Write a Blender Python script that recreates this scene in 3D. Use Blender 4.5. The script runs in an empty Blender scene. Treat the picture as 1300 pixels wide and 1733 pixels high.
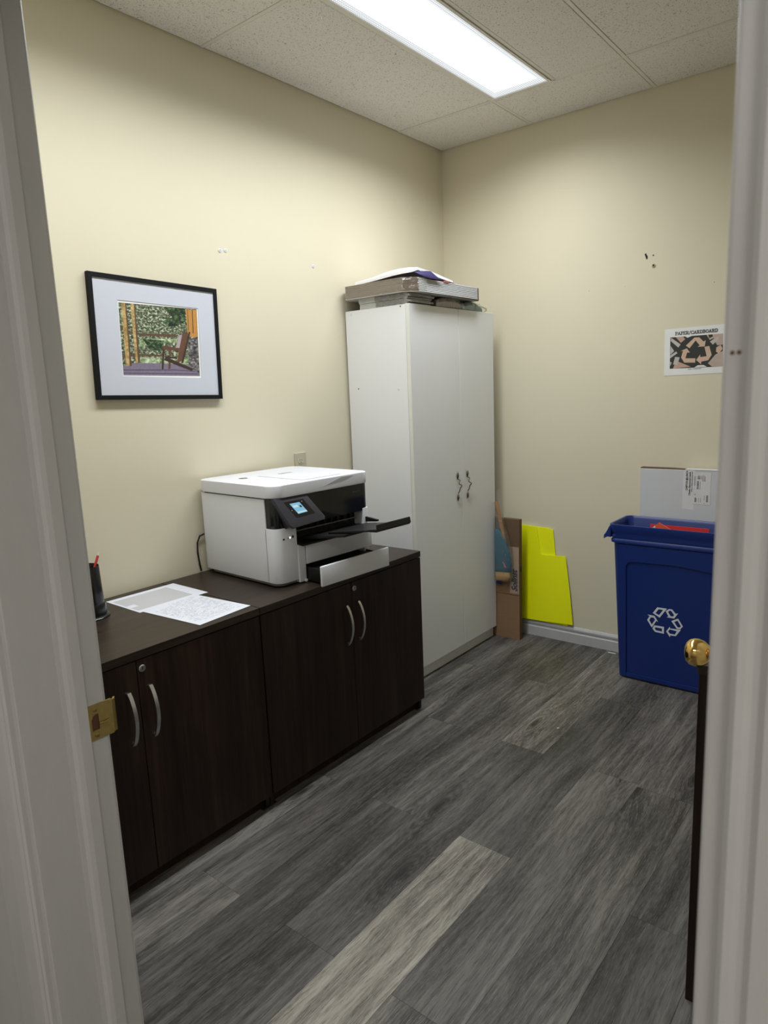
import bpy, bmesh, math, random
from mathutils import Matrix, Vector
random.seed(7)
SC = bpy.context.scene
COL = SC.collection
R = math.radians

# ------------------------------------------------------------------ camera
CAM_F, CAM_YAW, CAM_PITCH, CAM_ROLL = 1156.46, -0.6814, -0.1772, 0.0410
CAM_POS = Vector((2.2634, -3.4273, 1.4172))
def make_camera():
    fwd = Vector((math.sin(CAM_YAW)*math.cos(CAM_PITCH), math.cos(CAM_YAW)*math.cos(CAM_PITCH), math.sin(CAM_PITCH)))
    r = Vector((math.cos(CAM_YAW), -math.sin(CAM_YAW), 0)); d = fwd.cross(r)
    c, s = math.cos(CAM_ROLL), math.sin(CAM_ROLL)
    r2 = c*r + s*d; d2 = -s*r + c*d
    cam = bpy.data.cameras.new('camera'); o = bpy.data.objects.new('camera', cam); COL.objects.link(o)
    m = Matrix.Identity(4)
    for i in range(3):
        m[i][0] = r2[i]; m[i][1] = -d2[i]; m[i][2] = -fwd[i]; m[i][3] = CAM_POS[i]
    o.matrix_world = m
    cam.sensor_fit = 'VERTICAL'; cam.sensor_height = 36.0; cam.sensor_width = 27.0
    cam.lens = CAM_F*36.0/1733.0
    cam.clip_start = 0.02; cam.clip_end = 60
    cam.dof.use_dof = True; cam.dof.focus_distance = 2.7; cam.dof.aperture_fstop = 12.0
    SC.camera = o
make_camera()

# ------------------------------------------------------------------ world, lights, exposure
W = bpy.data.worlds.new('world'); SC.world = W; W.use_nodes = True
W.node_tree.nodes['Background'].inputs[0].default_value = (0.6, 0.62, 0.66, 1)
W.node_tree.nodes['Background'].inputs[1].default_value = 0.05
LAMP_COL = (0.93, 0.97, 1.0)
HALL_COL = (1.0, 0.96, 0.90)
ROOM_LENS, ROOM_WATT = 3.4, 17.0      # glow of the room's troffer lens, and the light it throws down
HALL_LENS, HALL_WATT = 3.0, 17.0      # added hall fill lights, unseen behind the camera
SC.view_settings.view_transform = 'Standard'
SC.view_settings.look = 'None'
SC.view_settings.gamma = 1.0
SC.view_settings.use_curve_mapping = False
SC.view_settings.exposure = 0.12

# ------------------------------------------------------------------ materials
class NT:
    def __init__(s, name):
        s.m = bpy.data.materials.new(name); s.m.use_nodes = True
        s.t = s.m.node_tree; s.t.nodes.clear()
        s.out = s.n('ShaderNodeOutputMaterial')
    def n(s, typ, **kw):
        nd = s.t.nodes.new(typ)
        for k, v in kw.items(): setattr(nd, k, v)
        return nd
    def l(s, a, b): s.t.links.new(a, b)
    def val(s, sock, v):
        if hasattr(v, 'is_linked') or isinstance(v, bpy.types.NodeSocket): s.l(v, sock)
        else: sock.default_value = v
    def math(s, op, a, b=0.0, clamp=False):
        nd = s.n('ShaderNodeMath', operation=op); nd.use_clamp = clamp
        s.val(nd.inputs[0], a); s.val(nd.inputs[1], b); return nd.outputs[0]
    def ramp(s, fac, stops, interp='LINEAR'):
        nd = s.n('ShaderNodeValToRGB'); cr = nd.color_ramp; cr.interpolation = interp
        while len(cr.elements) < len(stops): cr.elements.new(0.5)
        for e, (p, c) in zip(cr.elements, stops):
            e.position = p; e.color = (c, c, c, 1) if isinstance(c, (int, float)) else (*c, 1)
        s.l(fac, nd.inputs[0]); return nd.outputs[0]
    def mix(s, fac, a, b, mode='MIX'):
        nd = s.n('ShaderNodeMix', data_type='RGBA', blend_type=mode)
        s.val(nd.inputs[0], fac)
        for i, v in ((6, a), (7, b)):
            if isinstance(v, bpy.types.NodeSocket): s.l(v, nd.inputs[i])
            else: nd.inputs[i].default_value = (*v[:3], 1)
        return nd.outputs[2]
    def coords(s, scale=(1, 1, 1), rnd=False, kind='Object', loc=(0, 0, 0)):
        tc = s.n('ShaderNodeTexCoord'); mp = s.n('ShaderNodeMapping')
        mp.inputs['Scale'].default_value = scale; mp.inputs['Location'].default_value = loc
        src = tc.outputs[kind]
        if rnd:
            oi = s.n('ShaderNodeObjectInfo')
            cx = s.n('ShaderNodeCombineXYZ')
            s.l(s.math('MULTIPLY', oi.outputs['Random'], 37.0), cx.inputs[0])
            s.l(s.math('MULTIPLY', oi.outputs['Random'], 91.0), cx.inputs[1])
            s.l(s.math('MULTIPLY', oi.outputs['Random'], 13.0), cx.inputs[2])
            va = s.n('ShaderNodeVectorMath', operation='ADD'); s.l(src, va.inputs[0]); s.l(cx.outputs[0], va.inputs[1]); src = va.outputs[0]
        s.l(src, mp.inputs['Vector']); return mp.outputs[0]
    def noise(s, vec, scale=5, detail=2, rough=0.5, dist=0.0):
        nd = s.n('ShaderNodeTexNoise'); s.l(vec, nd.inputs['Vector'])
        nd.inputs['Scale'].default_value = scale; nd.inputs['Detail'].default_value = detail
        nd.inputs['Roughness'].default_value = rough; nd.inputs['Distortion'].default_value = dist
        return nd.outputs[0]
    def bsdf(s, base, rough=0.5, metal=0.0, spec=0.5, bump=None, bstr=0.2, bdist=0.002, coat=0.0):
        b = s.n('ShaderNodeBsdfPrincipled')
        if isinstance(base, bpy.types.NodeSocket): s.l(base, b.inputs['Base Color'])
        else: b.inputs['Base Color'].default_value = (*base, 1)
        s.val(b.inputs['Roughness'], rough); b.inputs['Metallic'].default_value = metal
        b.inputs['Specular IOR Level'].default_value = spec
        b.inputs['Coat Weight'].default_value = coat
        if bump is not None:
            bp = s.n('ShaderNodeBump'); bp.inputs['Strength'].default_value = bstr; bp.inputs['Distance'].default_value = bdist
            s.l(bump, bp.inputs['Height']); s.l(bp.outputs[0], b.inputs['Normal'])
        s.l(b.outputs[0], s.out.inputs[0]); return b

M = {}
def simple(name, base, rough=0.5, metal=0.0, spec=0.5, vary=0.04, nscale=30, bstr=0.0, bscale=300, coat=0.0):
    t = NT(name); v = t.coords()
    n = t.noise(v, nscale, 3)
    c = t.mix(n, tuple(x*(1-vary) for x in base), tuple(min(1, x*(1+vary)) for x in base))
    bump = t.noise(v, bscale, 2) if bstr > 0 else None
    t.bsdf(c, rough, metal, spec, bump, bstr, 0.001, coat); M[name] = t.m; return t.m

def wall_paint(name, base):
    t = NT(name); v = t.coords()
    n = t.noise(v, 1.7, 4, 0.6)
    c = t.mix(n, tuple(x*0.965 for x in base), tuple(x*1.03 for x in base))
    sc = t.ramp(t.noise(t.coords((6, 6, 2)), 6, 6, 0.7), [(0.70, 0.0), (0.80, 1.0)])
    c = t.mix(t.math('MULTIPLY', sc, 0.10), c, (0.35, 0.33, 0.27))
    t.bsdf(c, 0.62, 0, 0.3, t.noise(v, 420, 3), 0.10, 0.0012); M[name] = t.m
wall_paint('wall_cream', (0.672, 0.618, 0.470))
wall_paint('wall_hall', (0.50, 0.49, 0.47))

def trim_paint(name, base):
    t = NT(name); v = t.coords((1, 1, 0.25))
    n = t.noise(v, 60, 4, 0.65)
    c = t.mix(n, tuple(x*0.93 for x in base), tuple(x*1.04 for x in base))
    t.bsdf(c, 0.42, 0, 0.4, t.noise(v, 260, 3, 0.6), 0.22, 0.0008); M[name] = t.m
trim_paint('trim_white', (0.52, 0.51, 0.49))
trim_paint('baseboard_white', (0.48, 0.48, 0.485))
trim_paint('door_paint', (0.50, 0.49, 0.46))

def ceiling_tile_mat():
    t = NT('ceiling_tile'); v = t.coords((1, 1, 1), rnd=True)
    a = t.noise(v, 185, 2, 0.5, 0.6)
    pits = t.ramp(a, [(0.33, 1.0), (0.39, 0.0)])
    b = t.noise(v, 420, 1)
    fine = t.ramp(b, [(0.30, 0.6), (0.42, 0.0)])
    p = t.math('MAXIMUM', pits, fine)
    w = t.noise(v, 3, 3)
    base = t.mix(w, (0.80, 0.785, 0.75), (0.86, 0.845, 0.81))
    c = t.mix(t.math('MULTIPLY', p, 0.68), base, (0.17, 0.15, 0.12))
    t.bsdf(c, 0.9, 0, 0.1, t.math('MULTIPLY', p, -1.0), 0.5, 0.002); M['ceiling_tile'] = t.m
ceiling_tile_mat()

def plank_mat():
    t = NT('vinyl_plank')
    oi = t.n('ShaderNodeObjectInfo')
    v0 = t.coords((1, 1, 1), rnd=True)
    sep = t.n('ShaderNodeSeparateXYZ'); t.l(v0, sep.inputs[0])
    wv = t.noise(t.coords((2.6, 1.1, 1), rnd=True), 1.6, 2)
    # knots: sparse cells, grain bending round them
    vo = t.n('ShaderNodeTexVoronoi'); vo.feature = 'F1'; vo.voronoi_dimensions = '2D'; t.l(t.coords((4.2, 0.95, 1), rnd=True), vo.inputs['Vector']); vo.inputs['Scale'].default_value = 0.95
    kd = vo.outputs['Distance']
    cr = t.n('ShaderNodeSeparateColor'); t.l(vo.outputs['Color'], cr.inputs[0])
    on = t.ramp(cr.outputs[0], [(0.56, 0.0), (0.60, 1.0)])
    knot = t.math('MULTIPLY', on, t.ramp(kd, [(0.0, 1.0), (0.03, 0.9), (0.06, 0.30), (0.16, 0.0)]))
    near = t.math('MULTIPLY', on, t.ramp(kd, [(0.0, 1.0), (0.12, 0.45), (0.30, 0.0)], 'EASE'))
    wx = t.math('ADD', sep.outputs[0], t.math('MULTIPLY', t.math('SUBTRACT', wv, 0.5), 0.045))
    wx = t.math('ADD', wx, t.math('MULTIPLY', near, 0.03))
    cb = t.n('ShaderNodeCombineXYZ'); t.l(wx, cb.inputs[0]); t.l(sep.outputs[1], cb.inputs[1]); t.l(sep.outputs[2], cb.inputs[2])
    def mp(sc):
        m = t.n('ShaderNodeMapping'); m.inputs['Scale'].default_value = sc; t.l(cb.outputs[0], m.inputs['Vector']); return m.outputs[0]
    broad = t.noise(mp((9, 1.3, 1)), 1.0, 3, 0.55)
    mid = t.noise(mp((60, 3.2, 1)), 1.0, 5, 0.7)
    fine = t.noise(mp((330, 20, 1)), 1.0, 3, 0.65)
    pore = t.noise(mp((620, 34, 1)), 1.0, 2, 0.6)
    ringv = t.math('SINE', t.math('ADD', t.math('MULTIPLY', kd, 170.0), t.math('MULTIPLY', mid, 16.0)))
    ring = t.math('MULTIPLY', t.math('MULTIPLY', ringv, near), 0.055)
    g = t.math('ADD', t.math('MULTIPLY', broad, 0.40), t.math('MULTIPLY', mid, 0.42))
    g = t.math('ADD', g, t.math('MULTIPLY', fine, 0.20))
    g = t.math('ADD', g, ring)
    col = t.ramp(g, [(0.37, (0.019, 0.0165, 0.0145)), (0.455, (0.047, 0.042, 0.0378)), (0.53, (0.096, 0.088, 0.080)), (0.64, (0.19, 0.177, 0.161))])
    pale = t.ramp(pore, [(0.53, 0.0), (0.66, 0.42)])
    col = t.mix(pale, col, (0.20, 0.188, 0.172))
    dark = t.ramp(fine, [(0.30, 0.55), (0.42, 0.0)])
    col = t.mix(dark, col, (0.016, 0.0135, 0.012))
    col = t.mix(t.math('MULTIPLY', knot, 0.85), col, (0.012, 0.010, 0.009))
    tone = t.n('ShaderNodeVectorMath', operation='MULTIPLY'); t.l(col, tone.inputs[0]); t.l(oi.outputs['Color'], tone.inputs[1])
    t.bsdf(tone.outputs[0], t.math('ADD', 0.42, t.math('MULTIPLY', mid, 0.22)), 0, 0.34, g, 0.25, 0.0014)
    M['vinyl_plank'] = t.m
plank_mat()

def espresso_mat():
    t = NT('espresso_laminate')
    vt = t.coords((70, 70, 3.0), rnd=True)
    a = t.noise(vt, 1.0, 5, 0.65)
    b = t.noise(t.coords((14, 14, 1.3), rnd=True), 1.0, 3)
    g = t.math('ADD', t.math('MULTIPLY', a, 0.6), t.math('MULTIPLY', b, 0.4))
    c = t.ramp(g, [(0.36, (0.0100, 0.0050, 0.0038)), (0.52, (0.0215, 0.0115, 0.0083)), (0.66, (0.038, 0.0215, 0.0150))])
    t.bsdf(c, 0.42, 0, 0.26, a, 0.06, 0.0005); M['espresso'] = t.m
    t = NT('espresso_top')
    a = t.noise(t.coords((70, 3.0, 70), rnd=True), 1.0, 5, 0.65)
    c = t.ramp(a, [(0.34, (0.016, 0.0100, 0.0072)), (0.52, (0.027, 0.0172, 0.0120)), (0.68, (0.042, 0.028, 0.019))])  # top copy of the laminate, its colour lightened for the light it reflects
    t.bsdf(c, 0.38, 0, 0.36, a, 0.06, 0.0005); M['espresso_top'] = t.m
espresso_mat()

simple('tbar', (0.74, 0.72, 0.665), 0.5)
simple('tile_edge', (0.5, 0.48, 0.43), 0.9)
simple('white_melamine', (0.76, 0.765, 0.77), 0.36, spec=0.45, vary=0.015, nscale=4)
simple('door_edge_cream', (0.70, 0.695, 0.63), 0.4, vary=0.02)
simple('black_hole', (0.006, 0.006, 0.006), 0.8)
simple('shadow_gap', (0.02, 0.018, 0.016), 0.9)
simple('printer_white', (0.73, 0.745, 0.805), 0.33, spec=0.45, vary=0.01, bstr=0.03, bscale=900)
simple('printer_grey', (0.20, 0.20, 0.21), 0.5)
simple('printer_light_grey', (0.42, 0.42, 0.43), 0.45)
simple('printer_dark', (0.011, 0.0115, 0.014), 0.13, spec=0.5)
simple('printer_panel', (0.036, 0.035, 0.045), 0.34)
simple('printer_black', (0.006, 0.006, 0.007), 0.35)
simple('printer_tray', (0.009, 0.009, 0.010), 0.45, spec=0.3)
simple('brushed_aluminium', (0.60, 0.60, 0.61), 0.33, metal=1.0, vary=0.08, nscale=200)
simple('lock_metal', (0.55, 0.55, 0.54), 0.3, metal=1.0)
simple('pewter', (0.24, 0.21, 0.175), 0.32, metal=1.0, vary=0.35, nscale=240)
simple('paper_white', (0.66, 0.68, 0.745), 0.7, vary=0.01)
simple('paper_print_grey', (0.47, 0.465, 0.48), 0.7, vary=0.02)
simple('ink', (0.05, 0.05, 0.06), 0.7)
simple('ink_grey', (0.30, 0.30, 0.33), 0.7)
simple('frame_black', (0.005, 0.005, 0.006), 0.6, spec=0.2)
simple('mat_board', (0.56, 0.58, 0.645), 0.75, vary=0.01)
simple('mat_bevel', (0.83, 0.82, 0.79), 0.7)
simple('outlet_ivory', (0.50, 0.475, 0.35), 0.4)
simple('outlet_face', (0.56, 0.53, 0.40), 0.35)
simple('brass', (0.78, 0.52, 0.17), 0.13, metal=1.0, vary=0.06)
simple('brass_dull', (0.44, 0.33, 0.12), 0.34, metal=1.0, vary=0.25, nscale=120)
simple('strike_wood', (0.10, 0.035, 0.018), 0.8)
simple('cup_black', (0.005, 0.0055, 0.0065), 0.22, spec=0.45)
simple('pencil_red', (0.60, 0.055, 0.045), 0.4)
simple('pencil_white', (0.75, 0.73, 0.68), 0.6)
simple('bin_blue', (0.0065, 0.025, 0.160), 0.36, spec=0.45, vary=0.06, nscale=40, bstr=0.08, bscale=500)
simple('logo_white', (0.70, 0.74, 0.80), 0.55)
simple('folder_red', (0.62, 0.028, 0.028), 0.45)
simple('folder_coral', (0.80, 0.115, 0.06), 0.45)
simple('sheet_white', (0.72, 0.72, 0.72), 0.6)
simple('sheet_brown', (0.30, 0.19, 0.10), 0.7)
simple('neon_yellow', (0.95, 1.0, 0.0002), 0.55, vary=0.02, nscale=6)
simple('box_white', (0.56, 0.575, 0.60), 0.65, vary=0.03, nscale=12, bstr=0.05, bscale=90)
simple('box_label', (0.66, 0.66, 0.67), 0.6)
simple('cord_black', (0.006, 0.006, 0.006), 0.5)
simple('teal_fabric', (0.003, 0.115, 0.185), 0.6, vary=0.25, nscale=25, bstr=0.4, bscale=60)
simple('orange_wood', (0.42, 0.19, 0.055), 0.5, vary=0.15)
simple('tan_roll', (0.36, 0.23, 0.095), 0.55, vary=0.25, nscale=60, bstr=0.3, bscale=140)
simple('pink_tag', (0.72, 0.22, 0.26), 0.5)
simple('blue_scrap', (0.012, 0.018, 0.13), 0.5)
simple('mailer_white', (0.80, 0.81, 0.83), 0.5, vary=0.02)
simple('mailer_blue', (0.018, 0.014, 0.085), 0.45)
simple('mailer_red', (0.42, 0.09, 0.07), 0.5)
simple('sleeve_white', (0.60, 0.60, 0.58), 0.6)
simple('sleeve_line', (0.28, 0.28, 0.275), 0.7)
simple('film_grey', (0.20, 0.20, 0.19), 0.22, spec=0.7, vary=0.55, nscale=45, bstr=0.9, bscale=55)
simple('bundle_brown', (0.17, 0.095, 0.07), 0.6, vary=0.5, nscale=40)
simple('bundle_green', (0.008, 0.10, 0.085), 0.55, vary=0.4, nscale=60)
simple('corner_tan', (0.40, 0.36, 0.22), 0.7)

def cardboard(name, base, edge=False):
    t = NT(name); v = t.coords()
    n = t.noise(t.coords((8, 8, 60)), 2.0, 3)
    c = t.mix(n, tuple(x*0.9 for x in base), tuple(x*1.08 for x in base))
    if edge:
        fl = t.n('ShaderNodeTexWave'); fl.wave_type = 'BANDS'; fl.bands_direction = 'DIAGONAL'
        t.l(v, fl.inputs['Vector']); fl.inputs['Scale'].default_value = 60
        c = t.mix(t.math('MULTIPLY', fl.outputs[1], 0.45), c, tuple(x*0.35 for x in base))
    t.bsdf(c, 0.75, 0, 0.2, t.noise(v, 200, 2), 0.1, 0.0006); M[name] = t.m
cardboard('cardboard', (0.255, 0.155, 0.087))
cardboard('cardboard_light', (0.36, 0.265, 0.20))
cardboard('cardboard_dark', (0.135, 0.085, 0.050))
cardboard('corrugated', (0.25, 0.17, 0.125), True)
cardboard('cover_white', (0.62, 0.62, 0.60))

def film_mat():
    t = NT('clear_film'); v = t.coords()
    tr = t.n('ShaderNodeBsdfTransparent'); tr.inputs[0].default_value = (0.93, 0.94, 0.94, 1)
    gl = t.n('ShaderNodeBsdfGlossy'); gl.inputs[0].default_value = (0.9, 0.92, 0.93, 1); gl.inputs['Roughness'].default_value = 0.07
    bp = t.n('ShaderNodeBump'); bp.inputs['Strength'].default_value = 1.0; bp.inputs['Distance'].default_value = 0.006
    t.l(t.noise(v, 42, 4, 0.6, 1.2), bp.inputs['Height']); t.l(bp.outputs[0], gl.inputs['Normal'])
    mx = t.n('ShaderNodeMixShader'); mx.inputs[0].default_value = 0.20
    t.l(tr.outputs[0], mx.inputs[1]); t.l(gl.outputs[0], mx.inputs[2]); t.l(mx.outputs[0], t.out.inputs[0])
    M['clear_film'] = t.m
film_mat()

def lens_mat(name, strength, hw, hl):
    """prismatic acrylic lens, lit by two tubes: bright over the tubes, weaker along its rim"""
    t = NT(name); tc = t.n('ShaderNodeTexCoord'); sp = t.n('ShaderNodeSeparateXYZ'); t.l(tc.outputs['Object'], sp.inputs[0])
    ex = t.math('SUBTRACT', hw, t.math('ABSOLUTE', sp.outputs[0]))
    ey = t.math('SUBTRACT', hl, t.math('ABSOLUTE', sp.outputs[1]))
    rim = t.math('MINIMUM', ex, t.math('MULTIPLY', ey, 0.55))
    px = t.math('SINE', t.math('MULTIPLY', sp.outputs[1], 2*math.pi/0.0095))
    py = t.math('SINE', t.math('MULTIPLY', sp.outputs[0], 2*math.pi/0.0095))
    prism = t.math('MULTIPLY', t.math('ADD', px, 1.0), t.math('ADD', py, 1.0))
    low = t.math('ADD', 0.60, t.math('MULTIPLY', prism, 0.16))
    fac = t.ramp(t.math('MULTIPLY', rim, 10.0), [(0.06, 0.0), (0.26, 0.02), (0.50, 1.0)])
    st = t.math('ADD', t.math('MULTIPLY', low, t.math('SUBTRACT', 1.0, fac)), t.math('MULTIPLY', fac, strength))
    em = t.n('ShaderNodeEmission'); em.inputs[0].default_value = (*LAMP_COL, 1); t.l(st, em.inputs[1])
    t.l(em.outputs[0], t.out.inputs[0]); M[name] = t.m
LENS_W, LENS_L = 0.262, 1.175
lens_mat('troffer_lens', ROOM_LENS, LENS_W/2, LENS_L/2)
lens_mat('hall_fill_lens', HALL_LENS, LENS_W/2, LENS_L/2)

def screen_mat():
    t = NT('lcd'); em = t.n('ShaderNodeEmission'); em.inputs[0].default_value = (0.25, 0.52, 0.68, 1); em.inputs[1].default_value = 0.85
    t.l(em.outputs[0], t.out.inputs[0]); M['lcd'] = t.m
    t = NT('lcd_light'); em = t.n('ShaderNodeEmission'); em.inputs[0].default_value = (0.55, 0.75, 0.85, 1); em.inputs[1].default_value = 0.85
    t.l(em.outputs[0], t.out.inputs[0]); M['lcd_light'] = t.m
    t = NT('led'); em = t.n('ShaderNodeEmission'); em.inputs[0].default_value = (1, 1, 1, 1); em.inputs[1].default_value = 1.6
    t.l(em.outputs[0], t.out.inputs[0]); M['led'] = t.m
screen_mat()

def leaf_print(name, a, b, c, sc):
    t = NT(name); v = t.coords((1, 1, 1.6))
    n = t.noise(v, sc, 5, 0.62, 0.15)
    t.bsdf(t.ramp(n, [(0.38, a), (0.52, b), (0.64, c)]), 0.6, 0, 0.3); M[name] = t.m
leaf_print('pr_foliage', (0.022, 0.032, 0.016), (0.14, 0.165, 0.095), (0.66, 0.70, 0.54), 95)
leaf_print('pr_leafl', (0.10, 0.16, 0.06), (0.34, 0.43, 0.24), (0.66, 0.70, 0.52), 60)
leaf_print('pr_leafd', (0.012, 0.024, 0.012), (0.035, 0.06, 0.028), (0.14, 0.22, 0.10), 60)
leaf_print('pr_stone', (0.03, 0.028, 0.028), (0.14, 0.13, 0.125), (0.36, 0.34, 0.33), 70)
leaf_print('pr_wood_y', (0.30, 0.19, 0.065), (0.50, 0.35, 0.14), (0.62, 0.47, 0.22), 60)
simple('pr_wood_d', (0.11, 0.06, 0.028), 0.6, vary=0.4, nscale=150)
simple('pr_wood_o', (0.50, 0.235, 0.05), 0.6, vary=0.2, nscale=120)
simple('pr_deck', (0.20, 0.165, 0.235), 0.6, vary=0.25, nscale=120)
simple('pr_deck_d', (0.07, 0.05, 0.085), 0.6)
simple('pr_pink', (0.42, 0.34, 0.35), 0.6)
simple('pr_chair', (0.125, 0.055, 0.03), 0.6, vary=0.3, nscale=120)
simple('pr_chair_d', (0.045, 0.022, 0.016), 0.6)
simple('sg_white', (0.76, 0.76, 0.75), 0.6)
simple('sg_dark', (0.020, 0.022, 0.018), 0.6)
simple('sg_tan', (0.60, 0.42, 0.31), 0.6, vary=0.08)
simple('sg_peach', (0.52, 0.33, 0.25), 0.6, vary=0.1)
simple('sg_pink', (0.47, 0.37, 0.31), 0.6, vary=0.1)
simple('sg_grey', (0.50, 0.46, 0.43), 0.6, vary=0.1)
simple('sg_cream', (0.52, 0.42, 0.31), 0.6)

# ------------------------------------------------------------------ mesh helpers
MAT_OF = {}     # object -> world matrix of the thing it belongs to
def _m(x): return M[x]
def link(name, bm, mats, parent=None, smooth=False, local=False, loc=None):
    """one mesh object; geometry is written in world space (or in the thing's own space when local)"""
    if not isinstance(mats, (list, tuple)): mats = [mats]
    org = None
    if parent is not None:
        mw = MAT_OF[parent]
        if not local: bm.transform(mw.inverted())
    elif loc is not None:
        org = Matrix.Translation(Vector(loc)); bm.transform(org.inverted())
    me = bpy.data.meshes.new(name)
    bmesh.ops.recalc_face_normals(bm, faces=bm.faces[:])
    bm.to_mesh(me); bm.free()
    for m in mats: me.materials.append(_m(m))
    if smooth:
        for p in me.polygons: p.use_smooth = True
        try: me.set_sharp_from_angle(angle=R(38))
        except Exception: pass
    o = bpy.data.objects.new(name, me); COL.objects.link(o)
    if parent is not None: o.parent = parent; MAT_OF[o] = MAT_OF[parent]
    else:
        o.matrix_world = org or Matrix.Identity(4); MAT_OF[o] = org or Matrix.Identity(4)
    return o
def tag(o, label, cat, group=None):
    o['label'] = label; o['category'] = cat
    if group: o['group'] = group
    return o
def thing(name, label, cat, loc=(0, 0, 0), rotz=0.0, group=None):
    o = bpy.data.objects.new(name, None); COL.objects.link(o)
    o.empty_display_size = 0.1; o.location = loc; o.rotation_euler = (0, 0, rotz)
    MAT_OF[o] = Matrix.Translation(Vector(loc)) @ Matrix.Rotation(rotz, 4, 'Z')
    return tag(o, label, cat, group)
def struct(o): o['kind'] = 'structure'; return o
def nb(): return bmesh.new()
def box(bm, x0, x1, y0, y1, z0, z1, bev=0.0, seg=2, mi=0, mtx=None):
    t = bmesh.new() if (bev > 0 or mtx is not None) else bm
    vs = [t.verts.new(p) for p in ((x0,y0,z0),(x1,y0,z0),(x1,y1,z0),(x0,y1,z0),(x0,y0,z1),(x1,y0,z1),(x1,y1,z1),(x0,y1,z1))]
    for q in ((3,2,1,0),(4,5,6,7),(0,1,5,4),(1,2,6,5),(2,3,7,6),(3,0,4,7)):
        t.faces.new([vs[i] for i in q]).material_index = mi
    if t is not bm:
        if bev > 0: bmesh.ops.bevel(t, geom=t.edges[:], offset=bev, segments=seg, affect='EDGES', profile=0.5)
        merge(bm, t, mtx or Matrix.Identity(4), mi)
    return bm
def quadface(bm, pts, mi=0):
    f = bm.faces.new([bm.verts.new(p) for p in pts]); f.material_index = mi; return f
def prism(bm, pts, a0, a1, axis='z', mi=0, bev=0.0):
    """extrude a 2D outline along an axis: z -> (x,y), y -> (x,z), x -> (y,z)"""
    def P(p, a): return {'z': (p[0], p[1], a), 'y': (p[0], a, p[1]), 'x': (a, p[0], p[1])}[axis]
    A = [bm.verts.new(P(p, a0)) for p in pts]; B = [bm.verts.new(P(p, a1)) for p in pts]
    n = len(pts); fs = [bm.faces.new(A[::-1]), bm.faces.new(B)]
    for i in range(n): fs.append(bm.faces.new((A[i], A[(i+1) % n], B[(i+1) % n], B[i])))
    for f in fs: f.material_index = mi
    if bev > 0:
        es = list(fs[0].edges) + list(fs[1].edges)
        bmesh.ops.bevel(bm, geom=es, offset=bev, segments=2, affect='EDGES', profile=0.5)
    return bm
def ring_prism(bm, outer, inner, a0, a1, axis='y', mi=0):
    """outline with a hole, extruded"""
    def P(p, a): return {'z': (p[0], p[1], a), 'y': (p[0], a, p[1]), 'x': (a, p[0], p[1])}[axis]
    tmp = bmesh.new()
    for loop in (outer, inner):
        vs = [tmp.verts.new(P(p, a0)) for p in loop]
        for i in range(len(vs)): tmp.edges.new((vs[i], vs[(i+1) % len(vs)]))
    bmesh.ops.triangle_fill(tmp, use_beauty=True, edges=tmp.edges[:])
    if abs(a1-a0) > 1e-9:
        r = bmesh.ops.extrude_face_region(tmp, geom=tmp.faces[:])
        d = {'z': Vector((0,0,a1-a0)), 'y': Vector((0,a1-a0,0)), 'x': Vector((a1-a0,0,0))}[axis]
        bmesh.ops.translate(tmp, vec=d, verts=[v for v in r['geom'] if isinstance(v, bmesh.types.BMVert)])
    for f in tmp.faces: f.material_index = mi
    me = bpy.data.meshes.new('tmp'); tmp.to_mesh(me); tmp.free(); bm.from_mesh(me); bpy.data.meshes.remove(me)
    return bm
def lathe(bm, prof, center, axis='z', seg=32, mi=0, mtx=None):
    rings = []
    for r, h in prof:
        ring = []
        for i in range(seg):
            a = 2*math.pi*i/seg
            p = (r*math.cos(a), r*math.sin(a), h)
            if axis == 'x': p = (p[2], p[0], p[1])
            elif axis == 'y': p = (p[0], p[2], p[1])
            p = Vector(p)
            if mtx is not None: p = mtx @ p
            ring.append(bm.verts.new(p + Vector(center)))
        rings.append(ring)
    for a, b in zip(rings, rings[1:]):
        for i in range(seg):
            f = bm.faces.new((a[i], a[(i+1) % seg], b[(i+1) % seg], b[i])); f.material_index = mi
    for ring in (rings[0][::-1], rings[-1]):
        if (ring[0].co-ring[seg//2].co).length > 1e-6:
            f = bm.faces.new(ring); f.material_index = mi
    return bm
def tube(bm, pts, rad, seg=8, mi=0, flat=1.0):
    pts = [Vector(p) for p in pts]; rings = []
    up = Vector((0, 0, 1))
    for i, p in enumerate(pts):
        t = (pts[min(i+1, len(pts)-1)] - pts[max(i-1, 0)]).normalized()
        n = t.cross(up)
        if n.length < 0.05: n = t.cross(Vector((1, 0, 0)))
        n.normalize(); b = n.cross(t).normalized()
        rr = rad[i] if isinstance(rad, (list, tuple)) else rad
        rings.append([bm.verts.new(p + n*(rr*math.cos(2*math.pi*k/seg)) + b*(rr*flat*math.sin(2*math.pi*k/seg))) for k in range(seg)])
    for a, b in zip(rings, rings[1:]):
        for k in range(seg):
            f = bm.faces.new((a[k], a[(k+1) % seg], b[(k+1) % seg], b[k])); f.material_index = mi
    for r in (rings[0][::-1], rings[-1]):
        f = bm.faces.new(r); f.material_index = mi
    return bm
def rrect(x0, x1, y0, y1, r, n=6, corners=(1, 1, 1, 1)):
    """rounded rectangle outline, corners order: (x1,y1),(x0,y1),(x0,y0),(x1,y0)"""
    out = []
    for (cx, cy, a0), on, (px, py) in zip(((x1-r, y1-r, 0), (x0+r, y1-r, 90), (x0+r, y0+r, 180), (x1-r, y0+r, 270)), corners, ((x1, y1), (x0, y1), (x0, y0), (x1, y0))):
        if not on: out.append((px, py)); continue
        for i in range(n+1):
            a = R(a0 + 90*i/n); out.append((cx + r*math.cos(a), cy + r*math.sin(a)))
    return out
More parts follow.
